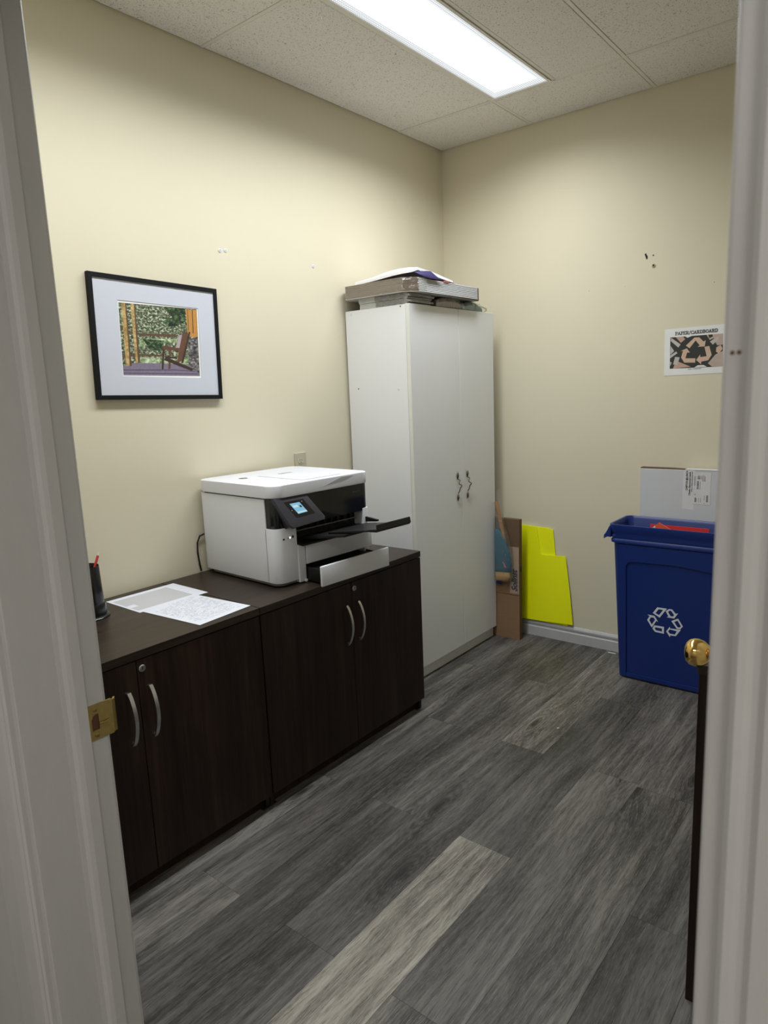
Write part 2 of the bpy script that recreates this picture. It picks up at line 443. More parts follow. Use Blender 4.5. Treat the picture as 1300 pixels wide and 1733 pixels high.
def text_bm(s, size, bold=0.0, shear=0.0, extrude=0.0, sx=1.0):
    """lettering as a mesh in the xy plane, origin at the left end of the baseline"""
    cu = bpy.data.curves.new('lettering', 'FONT'); cu.body = s; cu.size = size; cu.offset = bold; cu.shear = shear; cu.extrude = extrude
    cu.resolution_u = 3
    o = bpy.data.objects.new('lettering', cu); COL.objects.link(o)
    dg = bpy.context.evaluated_depsgraph_get()
    me = bpy.data.meshes.new_from_object(o.evaluated_get(dg))
    bm = bmesh.new(); bm.from_mesh(me)
    bpy.data.objects.remove(o); bpy.data.curves.remove(cu); bpy.data.meshes.remove(me)
    if sx != 1.0: bmesh.ops.scale(bm, vec=(sx, 1, 1), verts=bm.verts[:])
    return bm
def text_width(bm): return max(v.co.x for v in bm.verts) - min(v.co.x for v in bm.verts)
def merge(dst, src, mtx, mi=0):
    src.transform(mtx)
    for f in src.faces: f.material_index = mi
    me = bpy.data.meshes.new('tmp'); src.to_mesh(me); src.free(); dst.from_mesh(me); bpy.data.meshes.remove(me)
    return dst
def frame_matrix(o, u, v):
    """matrix sending x->u, y->v, z->u x v at origin o"""
    u = Vector(u).normalized(); v = Vector(v).normalized(); w = u.cross(v)
    m = Matrix.Identity(4)
    for i in range(3): m[i][0] = u[i]; m[i][1] = v[i]; m[i][2] = w[i]; m[i][3] = o[i]
    return m
def slab_line(bm, p, q, w, z0, z1, mi=0):
    """thin straight bar between 2D points, in the xy plane"""
    p = Vector(p); q = Vector(q); d = (q-p).normalized(); n = Vector((-d.y, d.x))*w/2
    prism(bm, [p+n, p-n, q-n, q+n], z0, z1, 'z', mi)

# ================================================================== THE SETTING
H = 2.7075                     # ceiling height
X1, Y0 = 2.50, -2.925          # right wall, room face of the door wall (left wall x=0, far wall y=0)
YH = -3.055                    # hall face of the door wall
OL, OR_, OT = 1.27, 2.1788, 2.04   # door opening between the jambs

# ---- floor: slab and vinyl planks laid along the room
b = nb(); box(b, -0.1, 4.0, -5.6, 0.1, -0.10, -0.006)
floor = struct(link('floor', b, 'shadow_gap'))
PW, PL = 0.183, 1.194
first = 1.175 - 7*PW           # left edge of column 0
joint = {2: -1.165, 3: -0.570, 4: -1.165, 5: -0.575, 6: -1.165, 7: -0.575, 8: -1.165, 9: -1.180, 10: -0.590, 11: -1.02, 12: -0.45, 13: -0.80, 1: -0.90, 0: -0.40}
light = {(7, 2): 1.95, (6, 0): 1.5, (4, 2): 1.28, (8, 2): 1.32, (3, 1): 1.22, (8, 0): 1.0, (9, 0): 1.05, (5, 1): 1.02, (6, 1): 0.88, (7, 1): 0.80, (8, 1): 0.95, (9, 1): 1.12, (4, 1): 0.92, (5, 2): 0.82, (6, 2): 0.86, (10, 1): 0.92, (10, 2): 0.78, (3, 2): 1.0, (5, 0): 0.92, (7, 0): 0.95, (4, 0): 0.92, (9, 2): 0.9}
cache = {}
for c in range(14):
    x0 = first + c*PW; x1 = x0 + PW
    if x1 <= 0.0: continue
    x0 = max(x0, 0.0); x1 = min(x1, X1)
    if x1 - x0 < 0.01: continue
    j = joint.get(c, -0.7)
    while j > -0.02: j -= PL
    cuts = [0.0]; y = j + (PL if j + PL < -0.03 else 0)
    y = j
    while y > -4.9: cuts.append(y); y -= PL
    cuts.append(-4.9)
    for k in range(len(cuts)-1):
        ya, yb = cuts[k+1], cuts[k]
        if yb - ya < 0.02: continue
        key = (round(x1-x0, 4), round(yb-ya, 4))
        if key not in cache:
            g = 0.0002; bb = nb(); box(bb, g-(x1-x0)/2, (x1-x0)/2-g, g-(yb-ya)/2, (yb-ya)/2-g, -0.006, 0.0, 0.0004, 1)
            me = bpy.data.meshes.new('plank'); bmesh.ops.recalc_face_normals(bb, faces=bb.faces[:]); bb.to_mesh(me); bb.free(); me.materials.append(M['vinyl_plank']); cache[key] = me
        o = bpy.data.objects.new('plank', cache[key]); COL.objects.link(o); o.parent = floor
        o.location = ((x0+x1)/2, (ya+yb)/2, 0)
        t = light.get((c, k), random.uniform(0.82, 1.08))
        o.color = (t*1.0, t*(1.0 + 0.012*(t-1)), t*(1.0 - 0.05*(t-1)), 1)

# ---- walls
b = nb(); box(b, -0.12, 0, Y0, 0.12, 0, H+0.25)
wall_left = struct(link('wall_left', b, 'wall_cream'))
b = nb(); box(b, 0, X1, 0, 0.12, 0, H+0.25)
wall_far = struct(link('wall_far', b, 'wall_cream'))
b = nb(); box(b, X1, X1+0.12, Y0, 0.12, 0, H+0.25)
struct(link('wall_right', b, 'wall_cream'))
b = nb()
box(b, -0.12, OL-0.02, YH, Y0, 0, H+0.25); box(b, OR_+0.02, X1+1.4, YH, Y0, 0, H+0.25); box(b, OL-0.02, OR_+0.02, YH, Y0, OT+0.02, H+0.25)
b.normal_update()
bmesh.ops.recalc_face_normals(b, faces=b.faces[:])
for f in b.faces: f.material_index = 1 if f.normal.y < -0.5 else 0
struct(link('wall_near', b, ['wall_cream', 'wall_hall']))
b = nb(); box(b, 0.1, 0.2, -5.5, YH, 0, H+0.2); struct(link('wall_hall_left', b, 'wall_hall'))
b = nb(); box(b, 3.8, 3.9, -5.5, YH, 0, H+0.2); struct(link('wall_hall_right', b, 'wall_hall'))
b = nb(); box(b, 0.1, 3.9, -5.6, -5.5, 0, H+0.2); struct(link('wall_hall_back', b, 'wall_hall'))
b = nb(); box(b, 0.2, 3.8, -5.5, YH, H+0.02, H+0.12); struct(link('ceiling_hall', b, 'tbar'))

# filled screw holes, anchors and nicks in the paint
def anchor(wall, p, axis, r, mats, depth=0.003):
    b = nb()
    if axis == 'x': lathe(b, [(r, 0.0), (r, depth*0.6), (r*0.75, depth), (r*0.42, depth), (r*0.42, depth*0.3), (0.0001, depth*0.3)], p, 'x', 12)
    else:
        lathe(b, [(r, 0.0), (r, -depth*0.6), (r*0.75, -depth), (r*0.42, -depth), (r*0.42, -depth*0.3), (0.0001, -depth*0.3)], p, 'y', 12)
    return link('wall_anchor', b, mats, wall, True)
for y, z in ((-1.600, 1.984), (-1.572, 1.987), (-1.075, 1.980)): anchor(wall_left, (0.0, y, z), 'x', 0.0075, 'paper_white')
b = nb()
prism(b, [(1.129, 1.995), (1.136, 1.999), (1.139, 1.990), (1.143, 1.986), (1.144, 1.974), (1.138, 1.970), (1.134, 1.982)], -0.0008, 0.0, 'y')
link('paint_chip', b, 'black_hole', wall_far)
b = nb(); prism(b, [(1.166, 1.986), (1.171, 1.988), (1.173, 1.983), (1.168, 1.981)], -0.0008, 0.0, 'y'); link('paint_chip', b, 'black_hole', wall_far)
anchor(wall_far, (1.173, 0.0, 1.936), 'y', 0.009, 'corner_tan')
b = nb(); prism(b, [(1.168, 1.942), (1.174, 1.944), (1.176, 1.936), (1.170, 1.934)], -0.0042, -0.0028, 'y'); link('paint_chip', b, 'black_hole', wall_far)
for x, z, r in ((0.86, 1.86, 0.0025), (1.44, 1.83, 0.003), (1.04, 1.86, 0.002)):
    b = nb(); lathe(b, [(r, 0.0), (r*0.7, -0.0008), (0.0001, -0.0008)], (x, 0, z), 'y', 8); link('paint_chip', b, 'corner_tan', wall_far)

# ---- baseboards (stepped profile)
def baseboard(name, pts, axis, a0, a1, bev=0.0):
    b = nb(); prism(b, pts, a0, a1, axis); return struct(link(name, b, 'baseboard_white'))
prof = [(0.0, 0.0), (0.013, 0.0), (0.013, 0.052), (0.009, 0.057), (0.009, 0.066), (0.012, 0.069), (0.012, 0.078), (0.006, 0.088), (0.0, 0.090)]
baseboard('baseboard_far', [(-d, z) for d, z in prof], 'x', 0.0, X1)
baseboard('baseboard_left', [(d, z) for d, z in prof], 'y', Y0+0.002, -0.0135)
baseboard('baseboard_right', [(X1-d, z) for d, z in prof], 'y', Y0+0.002, -0.0135)

# ---- ceiling: slab above, lay-in tiles, T-bars, wall angle
b = nb(); box(b, -0.05, X1+0.05, Y0-0.02, 0.05, H+0.10, H+0.2)
ceiling = struct(link('ceiling', b, 'tile_edge'))
GX = [0.0, 0.5485, 0.853, 1.158, 1.768, 2.378, X1]
GY = [0.0, -0.392, -1.611, -2.830, Y0]
g = 0.0015
for i in range(len(GX)-1):
    for j in range(len(GY)-1):
        if i == 1 and j in (1, 2): continue     # the visible troffer and the added one hang here
        if i == 2 and j not in (1, 2): continue # full-width tile, laid with column 1
        x0, x1, y1, y0 = GX[i], GX[i+2 if i == 1 else i+1], GY[j], GY[j+1]
        tw = 0.008
        ax0 = x0 + (0.005 if i == 0 else tw+g); ax1 = x1 - (0.005 if i == len(GX)-2 else tw+g)
        ay1 = y1 - (0.004 if j == 0 else tw+g); ay0 = y0 + (0.004 if j == len(GY)-2 else tw+g)
        b = nb(); box(b, ax0-(x0+x1)/2, ax1-(x0+x1)/2, ay0-(y0+y1)/2, ay1-(y0+y1)/2, 0, 0.016, 0.0012, 1)
        me = bpy.data.meshes.new('ceiling_tile'); bmesh.ops.recalc_face_normals(b, faces=b.faces[:]); b.to_mesh(me); b.free(); me.materials.append(M['ceiling_tile'])
        o = bpy.data.objects.new('ceiling_tile', me); COL.objects.link(o); o.parent = ceiling
        o.location = ((x0+x1)/2, (y0+y1)/2, H + random.uniform(-0.0006, 0.0012)); o.rotation_euler = (random.uniform(-0.0012, 0.0012), random.uniform(-0.0012, 0.0012), 0)
def tbar(x0, x1, y0, y1):
    b = nb(); box(b, x0, x1, y0, y1, H, H+0.004, 0.0008, 1); box(b, (x0+x1)/2-0.001, (x0+x1)/2+0.001, (y0+y1)/2-0.001, (y0+y1)/2+0.001, H+0.004, H+0.1)
    link('ceiling_tbar', b, 'tbar', ceiling)
for x in GX[1:-1]:
    if x == 0.853: tbar(x-0.008, x+0.008, GY[3], GY[1])
    else: tbar(x-0.008, x+0.008, Y0, 0.0)
for y in GY[1:-1]:
    for x0, x1 in ((0, 0.5405), (0.5565, 1.150), (1.166, 1.760), (1.776, 2.370), (2.386, X1)): tbar(x0, x1, y-0.008, y+0.008)
b = nb(); tube(b, [(0.515, -1.500, H), (0.515, -1.500, H-0.02), (0.517, -1.503, H-0.034), (0.521, -1.504, H-0.038)], 0.0011, 6); link('ceiling_hook', b, 'paper_white', ceiling)

# ---- fluorescent troffer: frame and prismatic lens
def troffer(label, cx, cy, lens, watt, rot=0.0, colr=LAMP_COL):
    t = thing('ceiling_light', label, 'light', (cx, cy, H), rot)
    hw, hl = 0.1425, 0.5985
    b = nb()
    for s in (-1, 1):
        box(b, s*LENS_W/2, s*hw, -hl, hl, -0.004, 0.004); box(b, -LENS_W/2, LENS_W/2, s*LENS_L/2, s*hl, -0.004, 0.004)
    link('frame', b, 'tbar', t, local=True)
    b = nb(); box(b, -hw, hw, -hl, hl, 0.012, 0.09); link('housing', b, 'tbar', t, local=True)
    b = nb(); box(b, -LENS_W/2, LENS_W/2, -LENS_L/2, LENS_L/2, 0.001, 0.006); link('lens', b, lens, t, local=True)
    la = bpy.data.lights.new('tubes', 'AREA'); la.shape = 'RECTANGLE'; la.size = LENS_W-0.03; la.size_y = LENS_L-0.03; la.energy = watt; la.color = colr; la.spread = R(151)
    lo_ = bpy.data.objects.new('tubes', la); COL.objects.link(lo_); lo_.parent = t; lo_.location = (0, 0, -0.0005)
    for s in (-1, 1):
        b = nb(); box(b, s*(hw-0.004)-0.004, s*(hw-0.004)+0.004, hl-0.05, hl-0.03, -0.006, -0.003, 0.001, 1); link('latch', b, 'tbar', t, local=True)
    return t
troffer('glowing recessed ceiling light with ribbed lens, in view above the printer room', 0.7008, -1.0015, 'troffer_lens', ROOM_WATT)
troffer('added unseen second ceiling light in the row, nearer the door wall', 0.7008, -2.2205, 'troffer_lens', ROOM_WATT*0.8)  # out of view; added to brighten the surfaces that face the door
troffer('added unseen fill light in the hall, nearer the doorway', 3.0, -3.95, 'hall_fill_lens', HALL_WATT, 0.0, HALL_COL)  # unseen; added off to the right so the left jamb gets more light
troffer('added unseen fill light in the hall, farther from the doorway', 1.6, -4.8, 'hall_fill_lens', HALL_WATT, R(90), HALL_COL)  # unseen; added as fill for the hall side of the door frame

# ---- door frame: jambs, stops, casings, strike plate
b = nb(); box(b, OL-0.02, OL, YH, Y0, 0, OT, 0.0015, 2)
frame = struct(link('trim_1', b, 'trim_white'))
b = nb(); box(b, OR_, OR_+0.02, YH, Y0, 0, OT, 0.003, 3); link('jamb', b, 'trim_white', frame, True)
b = nb(); box(b, OL, OR_, YH, Y0, OT, OT+0.02, 0.002, 2); link('head_jamb', b, 'trim_white', frame)
def stop(x, s):
    pts = [(x, -2.958), (x+s*0.0105, -2.958), (x+s*0.0105, -2.974), (x+s*0.0085, -2.981), (x+s*0.005, -2.986), (x+s*0.004, -2.992), (x, -2.992)]
    b = nb(); prism(b, pts, 0, OT, 'z'); link('door_stop', b, 'trim_white', frame)
stop(OL, 1); stop(OR_, -1)
b = nb(); box(b, OL, OR_, -2.992, -2.958, OT-0.0105, OT); link('door_stop', b, 'trim_white', frame)
def casing(x, s, hall=True):
    rv = 0.013
    d = -1 if hall else 1; y = YH if hall else Y0
    pr = [(0, 0), (0, 0.007), (0.003, 0.010), (0.007, 0.010), (0.010, 0.007), (0.013, 0.0075), (0.017, 0.0115), (0.024, 0.0125), (0.045, 0.0150), (0.095, 0.0160), (0.098, 0.013), (0.098, 0)]
    b = nb(); prism(b, [(x + s*(rv+u), y + d*w) for u, w in pr], 0, OT+0.06, 'z'); link('casing', b, 'trim_white', frame)
casing(OL, -1); casing(OR_, 1); casing(OR_, 1, False); casing(OL, -1, False)
# strike plate let into the jamb, with latch hole, tongue and two screws
ZS = 0.922
b = nb()
ring_prism(b, [(-2.9565, ZS-0.029), (-2.9565, ZS+0.029), (-2.9155, ZS+0.029), (-2.914, ZS+0.027), (-2.914, ZS-0.027), (-2.9155, ZS-0.029)],
           [(-2.950, ZS-0.013), (-2.950, ZS+0.005), (-2.947, ZS+0.011), (-2.942, ZS+0.013), (-2.938, ZS+0.013), (-2.938, ZS-0.013)], OL+0.0002, OL+0.0022, 'x')
strike = link('strike_plate', b, 'brass_dull', frame); strike['label'] = 'worn brass strike plate'
b = nb(); prism(b, [(OL+0.0001, -2.9142), (OL+0.0022, -2.9142), (OL+0.0010, -2.909), (OL-0.005, -2.905), (OL-0.006, -2.907), (OL-0.001, -2.911)], ZS-0.027, ZS+0.027, 'z'); link('lip', b, 'brass_dull', strike)
b = nb(); box(b, OL+0.0002, OL+0.0006, -2.950, -2.938, ZS-0.013, ZS+0.013); link('latch_hole', b, 'strike_wood', strike)
b = nb(); tube(b, [(OL+0.002, -2.9375, ZS-0.004), (OL+0.0035, -2.930, ZS-0.004), (OL+0.003, -2.920, ZS-0.003)], [0.0022, 0.002, 0.0012], 8); link('tongue', b, 'brass_dull', strike, True)
for dz in (-0.021, 0.021):
    b = nb(); lathe(b, [(0.0042, 0.002), (0.0042, 0.0028), (0.002, 0.0034), (0.0012, 0.0018), (0.0001, 0.0018)], (OL, -2.943, ZS+dz), 'x', 14); link('screw', b, 'brass_dull', strike, True)
# old screw holes in the right jamb edge
for x in (2.1835, 2.1865):
    b = nb(); lathe(b, [(0.0011, 0.0), (0.0008, -0.0006), (0.0001, -0.0006)], (x, YH, 1.428), 'y', 10); link('screw_hole', b, 'cardboard_dark', frame)

# ---- door leaf, swung into the room behind the right jamb
TH = R(12.2)
dm = Matrix.Translation((OR_-0.002, Y0-0.002, 0)) @ Matrix.Rotation(TH, 4, 'Z')   # leaf runs along local +y
def dlink(name, b, mats, parent=None, smooth=False):
    b.transform(dm); return link(name, b, mats, parent, smooth)
b = nb(); box(b, 0.0, 0.035, 0.002, 0.900, 0.012, 2.03, 0.0015, 2)
door = struct(dlink('door_1', b, 'door_paint'))
ZK, YK = 0.905, 0.842
b = nb(); lathe(b, [(0.031, 0.0), (0.031, -0.003), (0.027, -0.007), (0.013, -0.011)], (0, YK, ZK), 'x', 32); rose = dlink('knob_rose', b, 'brass', door, True)
b = nb(); lathe(b, [(0.0001, -0.0765), (0.010, -0.0755), (0.018, -0.0725), (0.0235, -0.067), (0.0262, -0.059), (0.0262, -0.051), (0.0235, -0.043), (0.018, -0.036), (0.0125, -0.031), (0.0105, -0.026), (0.0105, -0.006)], (0, YK, ZK), 'x', 40)
k = dlink('door_knob', b, 'brass', door, True); k['label'] = 'polished brass door knob'
b = nb(); lathe(b, [(0.031, 0.035), (0.031, 0.038), (0.013, 0.046), (0.0105, 0.061), (0.018, 0.071), (0.0262, 0.086), (0.0262, 0.094), (0.018, 0.107), (0.0001, 0.1115)], (0, YK, ZK), 'x', 32); dlink('door_knob', b, 'brass', door, True)
b = nb(); box(b, 0.006, 0.029, 0.8995, 0.9012, ZK-0.028, ZK+0.028); box(b, 0.011, 0.024, 0.9012, 0.911, ZK-0.008, ZK+0.008, 0.002, 1); dlink('latch', b, 'brass_dull', door)
for z in (0.25, 1.05, 1.82):
    b = nb(); lathe(b, [(0.006, -0.045), (0.006, 0.045)], (0.038, 0.0, z), 'z', 12); dlink('hinge', b, 'brass_dull', door)

# geometry traced on the things' own faces
BIN_LOGO=[
 ([(1.3315,0.3825),(1.3748,0.3833),(1.3433,0.3343),(1.3122,0.3517)],[(1.3381,0.3745),(1.3580,0.3745),(1.3407,0.3464),(1.3245,0.3533)]),
 ([(1.3690,0.3706),(1.3829,0.3831),(1.3971,0.3843),(1.4128,0.3658),(1.4238,0.3697),(1.4074,0.3420),(1.3743,0.3423),(1.3819,0.3486)],[(1.3798,0.3686),(1.3867,0.3766),(1.3938,0.3760),(1.4065,0.3583),(1.4018,0.3503),(1.3911,0.3503)]),
 ([(1.3949,0.3277),(1.4237,0.3450),(1.4455,0.3111),(1.4354,0.2966),(1.4196,0.2949)],[(1.4076,0.3252),(1.4218,0.3346),(1.4367,0.3113),(1.4326,0.3032),(1.4229,0.3029)]),
 ([(1.3892,0.2993),(1.3898,0.2910),(1.4373,0.2931),(1.4163,0.2592),(1.3914,0.2576),(1.3904,0.2486),(1.3729,0.2736)],[(1.3818,0.2753),(1.3896,0.2863),(1.4200,0.2833),(1.4117,0.2656),(1.3902,0.2653)]),
 ([(1.3194,0.2928),(1.3632,0.2933),(1.3637,0.2599),(1.3249,0.2611),(1.3116,0.2754)],[(1.3261,0.2842),(1.3550,0.2838),(1.3549,0.2685),(1.3283,0.2697),(1.3222,0.2775)]),
 ([(1.2898,0.3397),(1.3199,0.3393),(1.3372,0.3119),(1.3292,0.3164),(1.3087,0.2798),(1.2873,0.3135),(1.2979,0.3333)],[(1.3036,0.3284),(1.3165,0.3298),(1.3232,0.3202),(1.3082,0.2946),(1.2971,0.3143)]),
]
PICTURE=[
 ('deck',[(-2.0777,1.5334),(-2.0366,1.5460),(-1.9145,1.5465),(-1.8000,1.5415),(-1.7534,1.5056),(-1.7543,1.4973),(-2.0785,1.5032)]),
 ('leafl',[(-2.0006,1.6328),(-1.8419,1.6351),(-1.8465,1.6216),(-1.9487,1.6216),(-2.0044,1.5998)]),
 ('leafl',[(-2.0053,1.5666),(-1.7970,1.5688),(-1.7998,1.5429),(-2.0076,1.5467)]),
 ('leafd',[(-1.8860,1.7470),(-1.7941,1.7476),(-1.7976,1.7008),(-1.8366,1.6830),(-1.8812,1.6784),(-1.8976,1.6985),(-1.8554,1.7137)]),
 ('leafd',[(-1.9863,1.6307),(-1.8992,1.6281),(-1.9095,1.5912),(-1.9637,1.5954)]),
 ('wood_d',[(-2.0028,1.6517),(-1.8401,1.6511),(-1.8411,1.6417),(-2.0036,1.6441)]),
 ('wood_d',[(-2.0727,1.6701),(-2.0129,1.6514),(-2.0138,1.6438),(-2.0738,1.6615)]),
 ('wood_d',[(-2.0055,1.5781),(-1.9112,1.5768),(-1.9119,1.5702),(-2.0062,1.5717)]),
 ('wood_d',[(-2.0746,1.5722),(-2.0152,1.5818),(-2.0148,1.5729),(-2.0743,1.5622)]),
 ('wood_y',[(-2.0588,1.7531),(-2.0379,1.7533),(-2.0421,1.5359),(-2.0634,1.5359)]),
 ('wood_d',[(-2.0430,1.7529),(-2.0379,1.7533),(-2.0421,1.5359),(-2.0492,1.5359)]),
 ('wood_y',[(-2.0225,1.7531),(-2.0035,1.7527),(-2.0081,1.5474),(-2.0250,1.5466)]),
 ('wood_d',[(-2.0089,1.7528),(-2.0035,1.7527),(-2.0081,1.5474),(-2.0157,1.5471)]),
 ('wood_o',[(-1.7926,1.7471),(-1.7430,1.7467),(-1.7493,1.6406),(-1.7886,1.6475),(-1.7934,1.6634)]),
 ('wood_d',[(-1.7647,1.7467),(-1.7607,1.7467),(-1.7648,1.6591),(-1.7694,1.6589)]),
 ('wood_d',[(-1.7851,1.7468),(-1.7825,1.7470),(-1.7856,1.6691),(-1.7889,1.6690)]),
 ('stone',[(-1.7930,1.6365),(-1.7487,1.6461),(-1.7534,1.5056),(-1.8003,1.5388)]),
 ('deck_d',[(-2.0761,1.5233),(-1.8542,1.5226),(-1.7759,1.5168),(-1.7728,1.5146),(-1.8545,1.5199),(-2.0764,1.5208)]),
 ('deck_d',[(-2.0773,1.5128),(-1.7635,1.5071),(-1.7603,1.5048),(-2.0776,1.5107)]),
 ('pink',[(-1.8340,1.6486),(-1.8126,1.6520),(-1.8359,1.6019),(-1.8509,1.6056)]),
 ('chair',[(-1.8147,1.6626),(-1.8066,1.6629),(-1.7910,1.6555),(-1.8226,1.5604),(-1.8534,1.5441),(-1.8360,1.6005)]),
 ('chair_d',[(-1.7867,1.6650),(-1.7797,1.6626),(-1.8240,1.5469),(-1.8338,1.5468)]),
 ('chair',[(-1.9078,1.6070),(-1.8951,1.6099),(-1.8360,1.6005),(-1.8354,1.5912),(-1.9090,1.5965)]),
 ('chair_d',[(-1.9090,1.5965),(-1.9003,1.5961),(-1.9133,1.5241),(-1.9208,1.5241)]),
 ('chair',[(-1.8812,1.5944),(-1.8733,1.5945),(-1.8832,1.5253),(-1.8920,1.5254)]),
 ('chair_d',[(-1.9047,1.5650),(-1.8935,1.5678),(-1.7784,1.5251),(-1.7893,1.5169),(-1.9072,1.5571)]),
 ('chair_d',[(-1.9023,1.5729),(-1.8492,1.5682),(-1.8499,1.5615),(-1.9030,1.5664)]),
]
PRINT= [(-2.0699,1.7523),(-1.7428,1.7494),(-1.7543,1.4973),(-2.0785,1.5032)]
MAT_OPEN= [(-2.0730,1.7606),(-1.7373,1.7530),(-1.7482,1.4903),(-2.0816,1.5007)]
SIGN=[
 ('dark',[(1.2588,1.6031),(1.4864,1.6033),(1.4927,1.4581),(1.2602,1.4591)]),
 ('tan',[(1.3294,1.5610),(1.3657,1.5949),(1.3863,1.5943),(1.4055,1.5738),(1.4144,1.5795),(1.4114,1.5521),(1.3807,1.5521),(1.3897,1.5579),(1.3713,1.5816),(1.3456,1.5480)]),
 ('tan',[(1.4105,1.5500),(1.4307,1.5529),(1.4424,1.5118),(1.4282,1.4892),(1.3987,1.4845),(1.3992,1.4726),(1.3767,1.4933),(1.3934,1.5170),(1.3942,1.5051),(1.4213,1.5078)]),
 ('tan',[(1.3733,1.5010),(1.3730,1.4816),(1.3247,1.4843),(1.3101,1.5080),(1.3175,1.5391),(1.3059,1.5377),(1.3340,1.5488),(1.3484,1.5284),(1.3358,1.5292),(1.3293,1.5036)]),
 ('grey',[(1.2620,1.6018),(1.3059,1.5681),(1.2957,1.5547),(1.2615,1.5865)]),
 ('peach',[(1.2835,1.6023),(1.3152,1.6041),(1.3252,1.5904),(1.3067,1.5756)]),
 ('grey',[(1.2611,1.5647),(1.2781,1.5395),(1.2603,1.5231)]),
 ('grey',[(1.2878,1.5378),(1.2923,1.5287),(1.2597,1.5066),(1.2603,1.5209)]),
 ('grey',[(1.2832,1.5129),(1.3037,1.5095),(1.2942,1.4739),(1.2747,1.4782)]),
 ('peach',[(1.2979,1.4901),(1.3538,1.4642),(1.2753,1.4595),(1.2812,1.4757),(1.2942,1.4739)]),
 ('grey',[(1.2602,1.4923),(1.2690,1.4874),(1.2620,1.4701)]),
 ('cream',[(1.4165,1.6036),(1.4236,1.6037),(1.4293,1.5868),(1.4461,1.5939),(1.4493,1.5874),(1.4316,1.5792)]),
 ('pink',[(1.4407,1.6038),(1.4864,1.6033),(1.4885,1.5551),(1.4648,1.5526),(1.4583,1.5636)]),
 ('grey',[(1.4329,1.5717),(1.4631,1.5926),(1.4724,1.5835),(1.4456,1.5571)]),
 ('pink',[(1.4585,1.5129),(1.4897,1.5278),(1.4927,1.4581),(1.4466,1.4594),(1.4277,1.4754)]),
 ('tan',[(1.4611,1.5444),(1.4786,1.5537),(1.4873,1.5363),(1.4723,1.5163),(1.4599,1.5255)]),
 ('white',[(1.3707,1.4601),(1.3849,1.4691),(1.4096,1.4689),(1.4242,1.4606)]),
 ('white',[(1.3247,1.6034),(1.3550,1.6036),(1.3354,1.5961)]),
]

# ================================================================== THE THINGS
# ---- dark storage cabinets along the left wall
HT = 0.728
def bow_handle(b, x, y, z0, z1):
    """flat bowed strap: ends on the door, middle standing off"""
    n = 14; L = []
    for i in range(n+1):
        s = i/n; L.append((x + 0.004 + 0.026*math.sin(math.pi*s)**0.75, z0 + (z1-z0)*s))
    for w0, w1 in ((-0.0055, 0.0055),):
        A = []; Bv = []
        for i, (px, pz) in enumerate(L):
            p0 = L[max(i-1, 0)]; p1 = L[min(i+1, n)]
            tx, tz = p1[0]-p0[0], p1[1]-p0[1]; l = math.hypot(tx, tz); nx, nz = tz/l, -tx/l
            A.append([b.verts.new((px+nx*0.002, y+w, pz+nz*0.002)) for w in (w0, w1)] + [b.verts.new((px-nx*0.002, y+w, pz-nz*0.002)) for w in (w1, w0)])
        for r0, r1 in zip(A, A[1:]):
            for k in range(4): b.faces.new((r0[k], r0[(k+1) % 4], r1[(k+1) % 4], r1[k]))
        b.faces.new(A[0][::-1]); b.faces.new(A[-1])
    for z in (z0, z1): lathe(b, [(0.0042, -0.002), (0.0042, 0.006)], (x, y, z + (0.006 if z == z0 else -0.006)), 'x', 10)
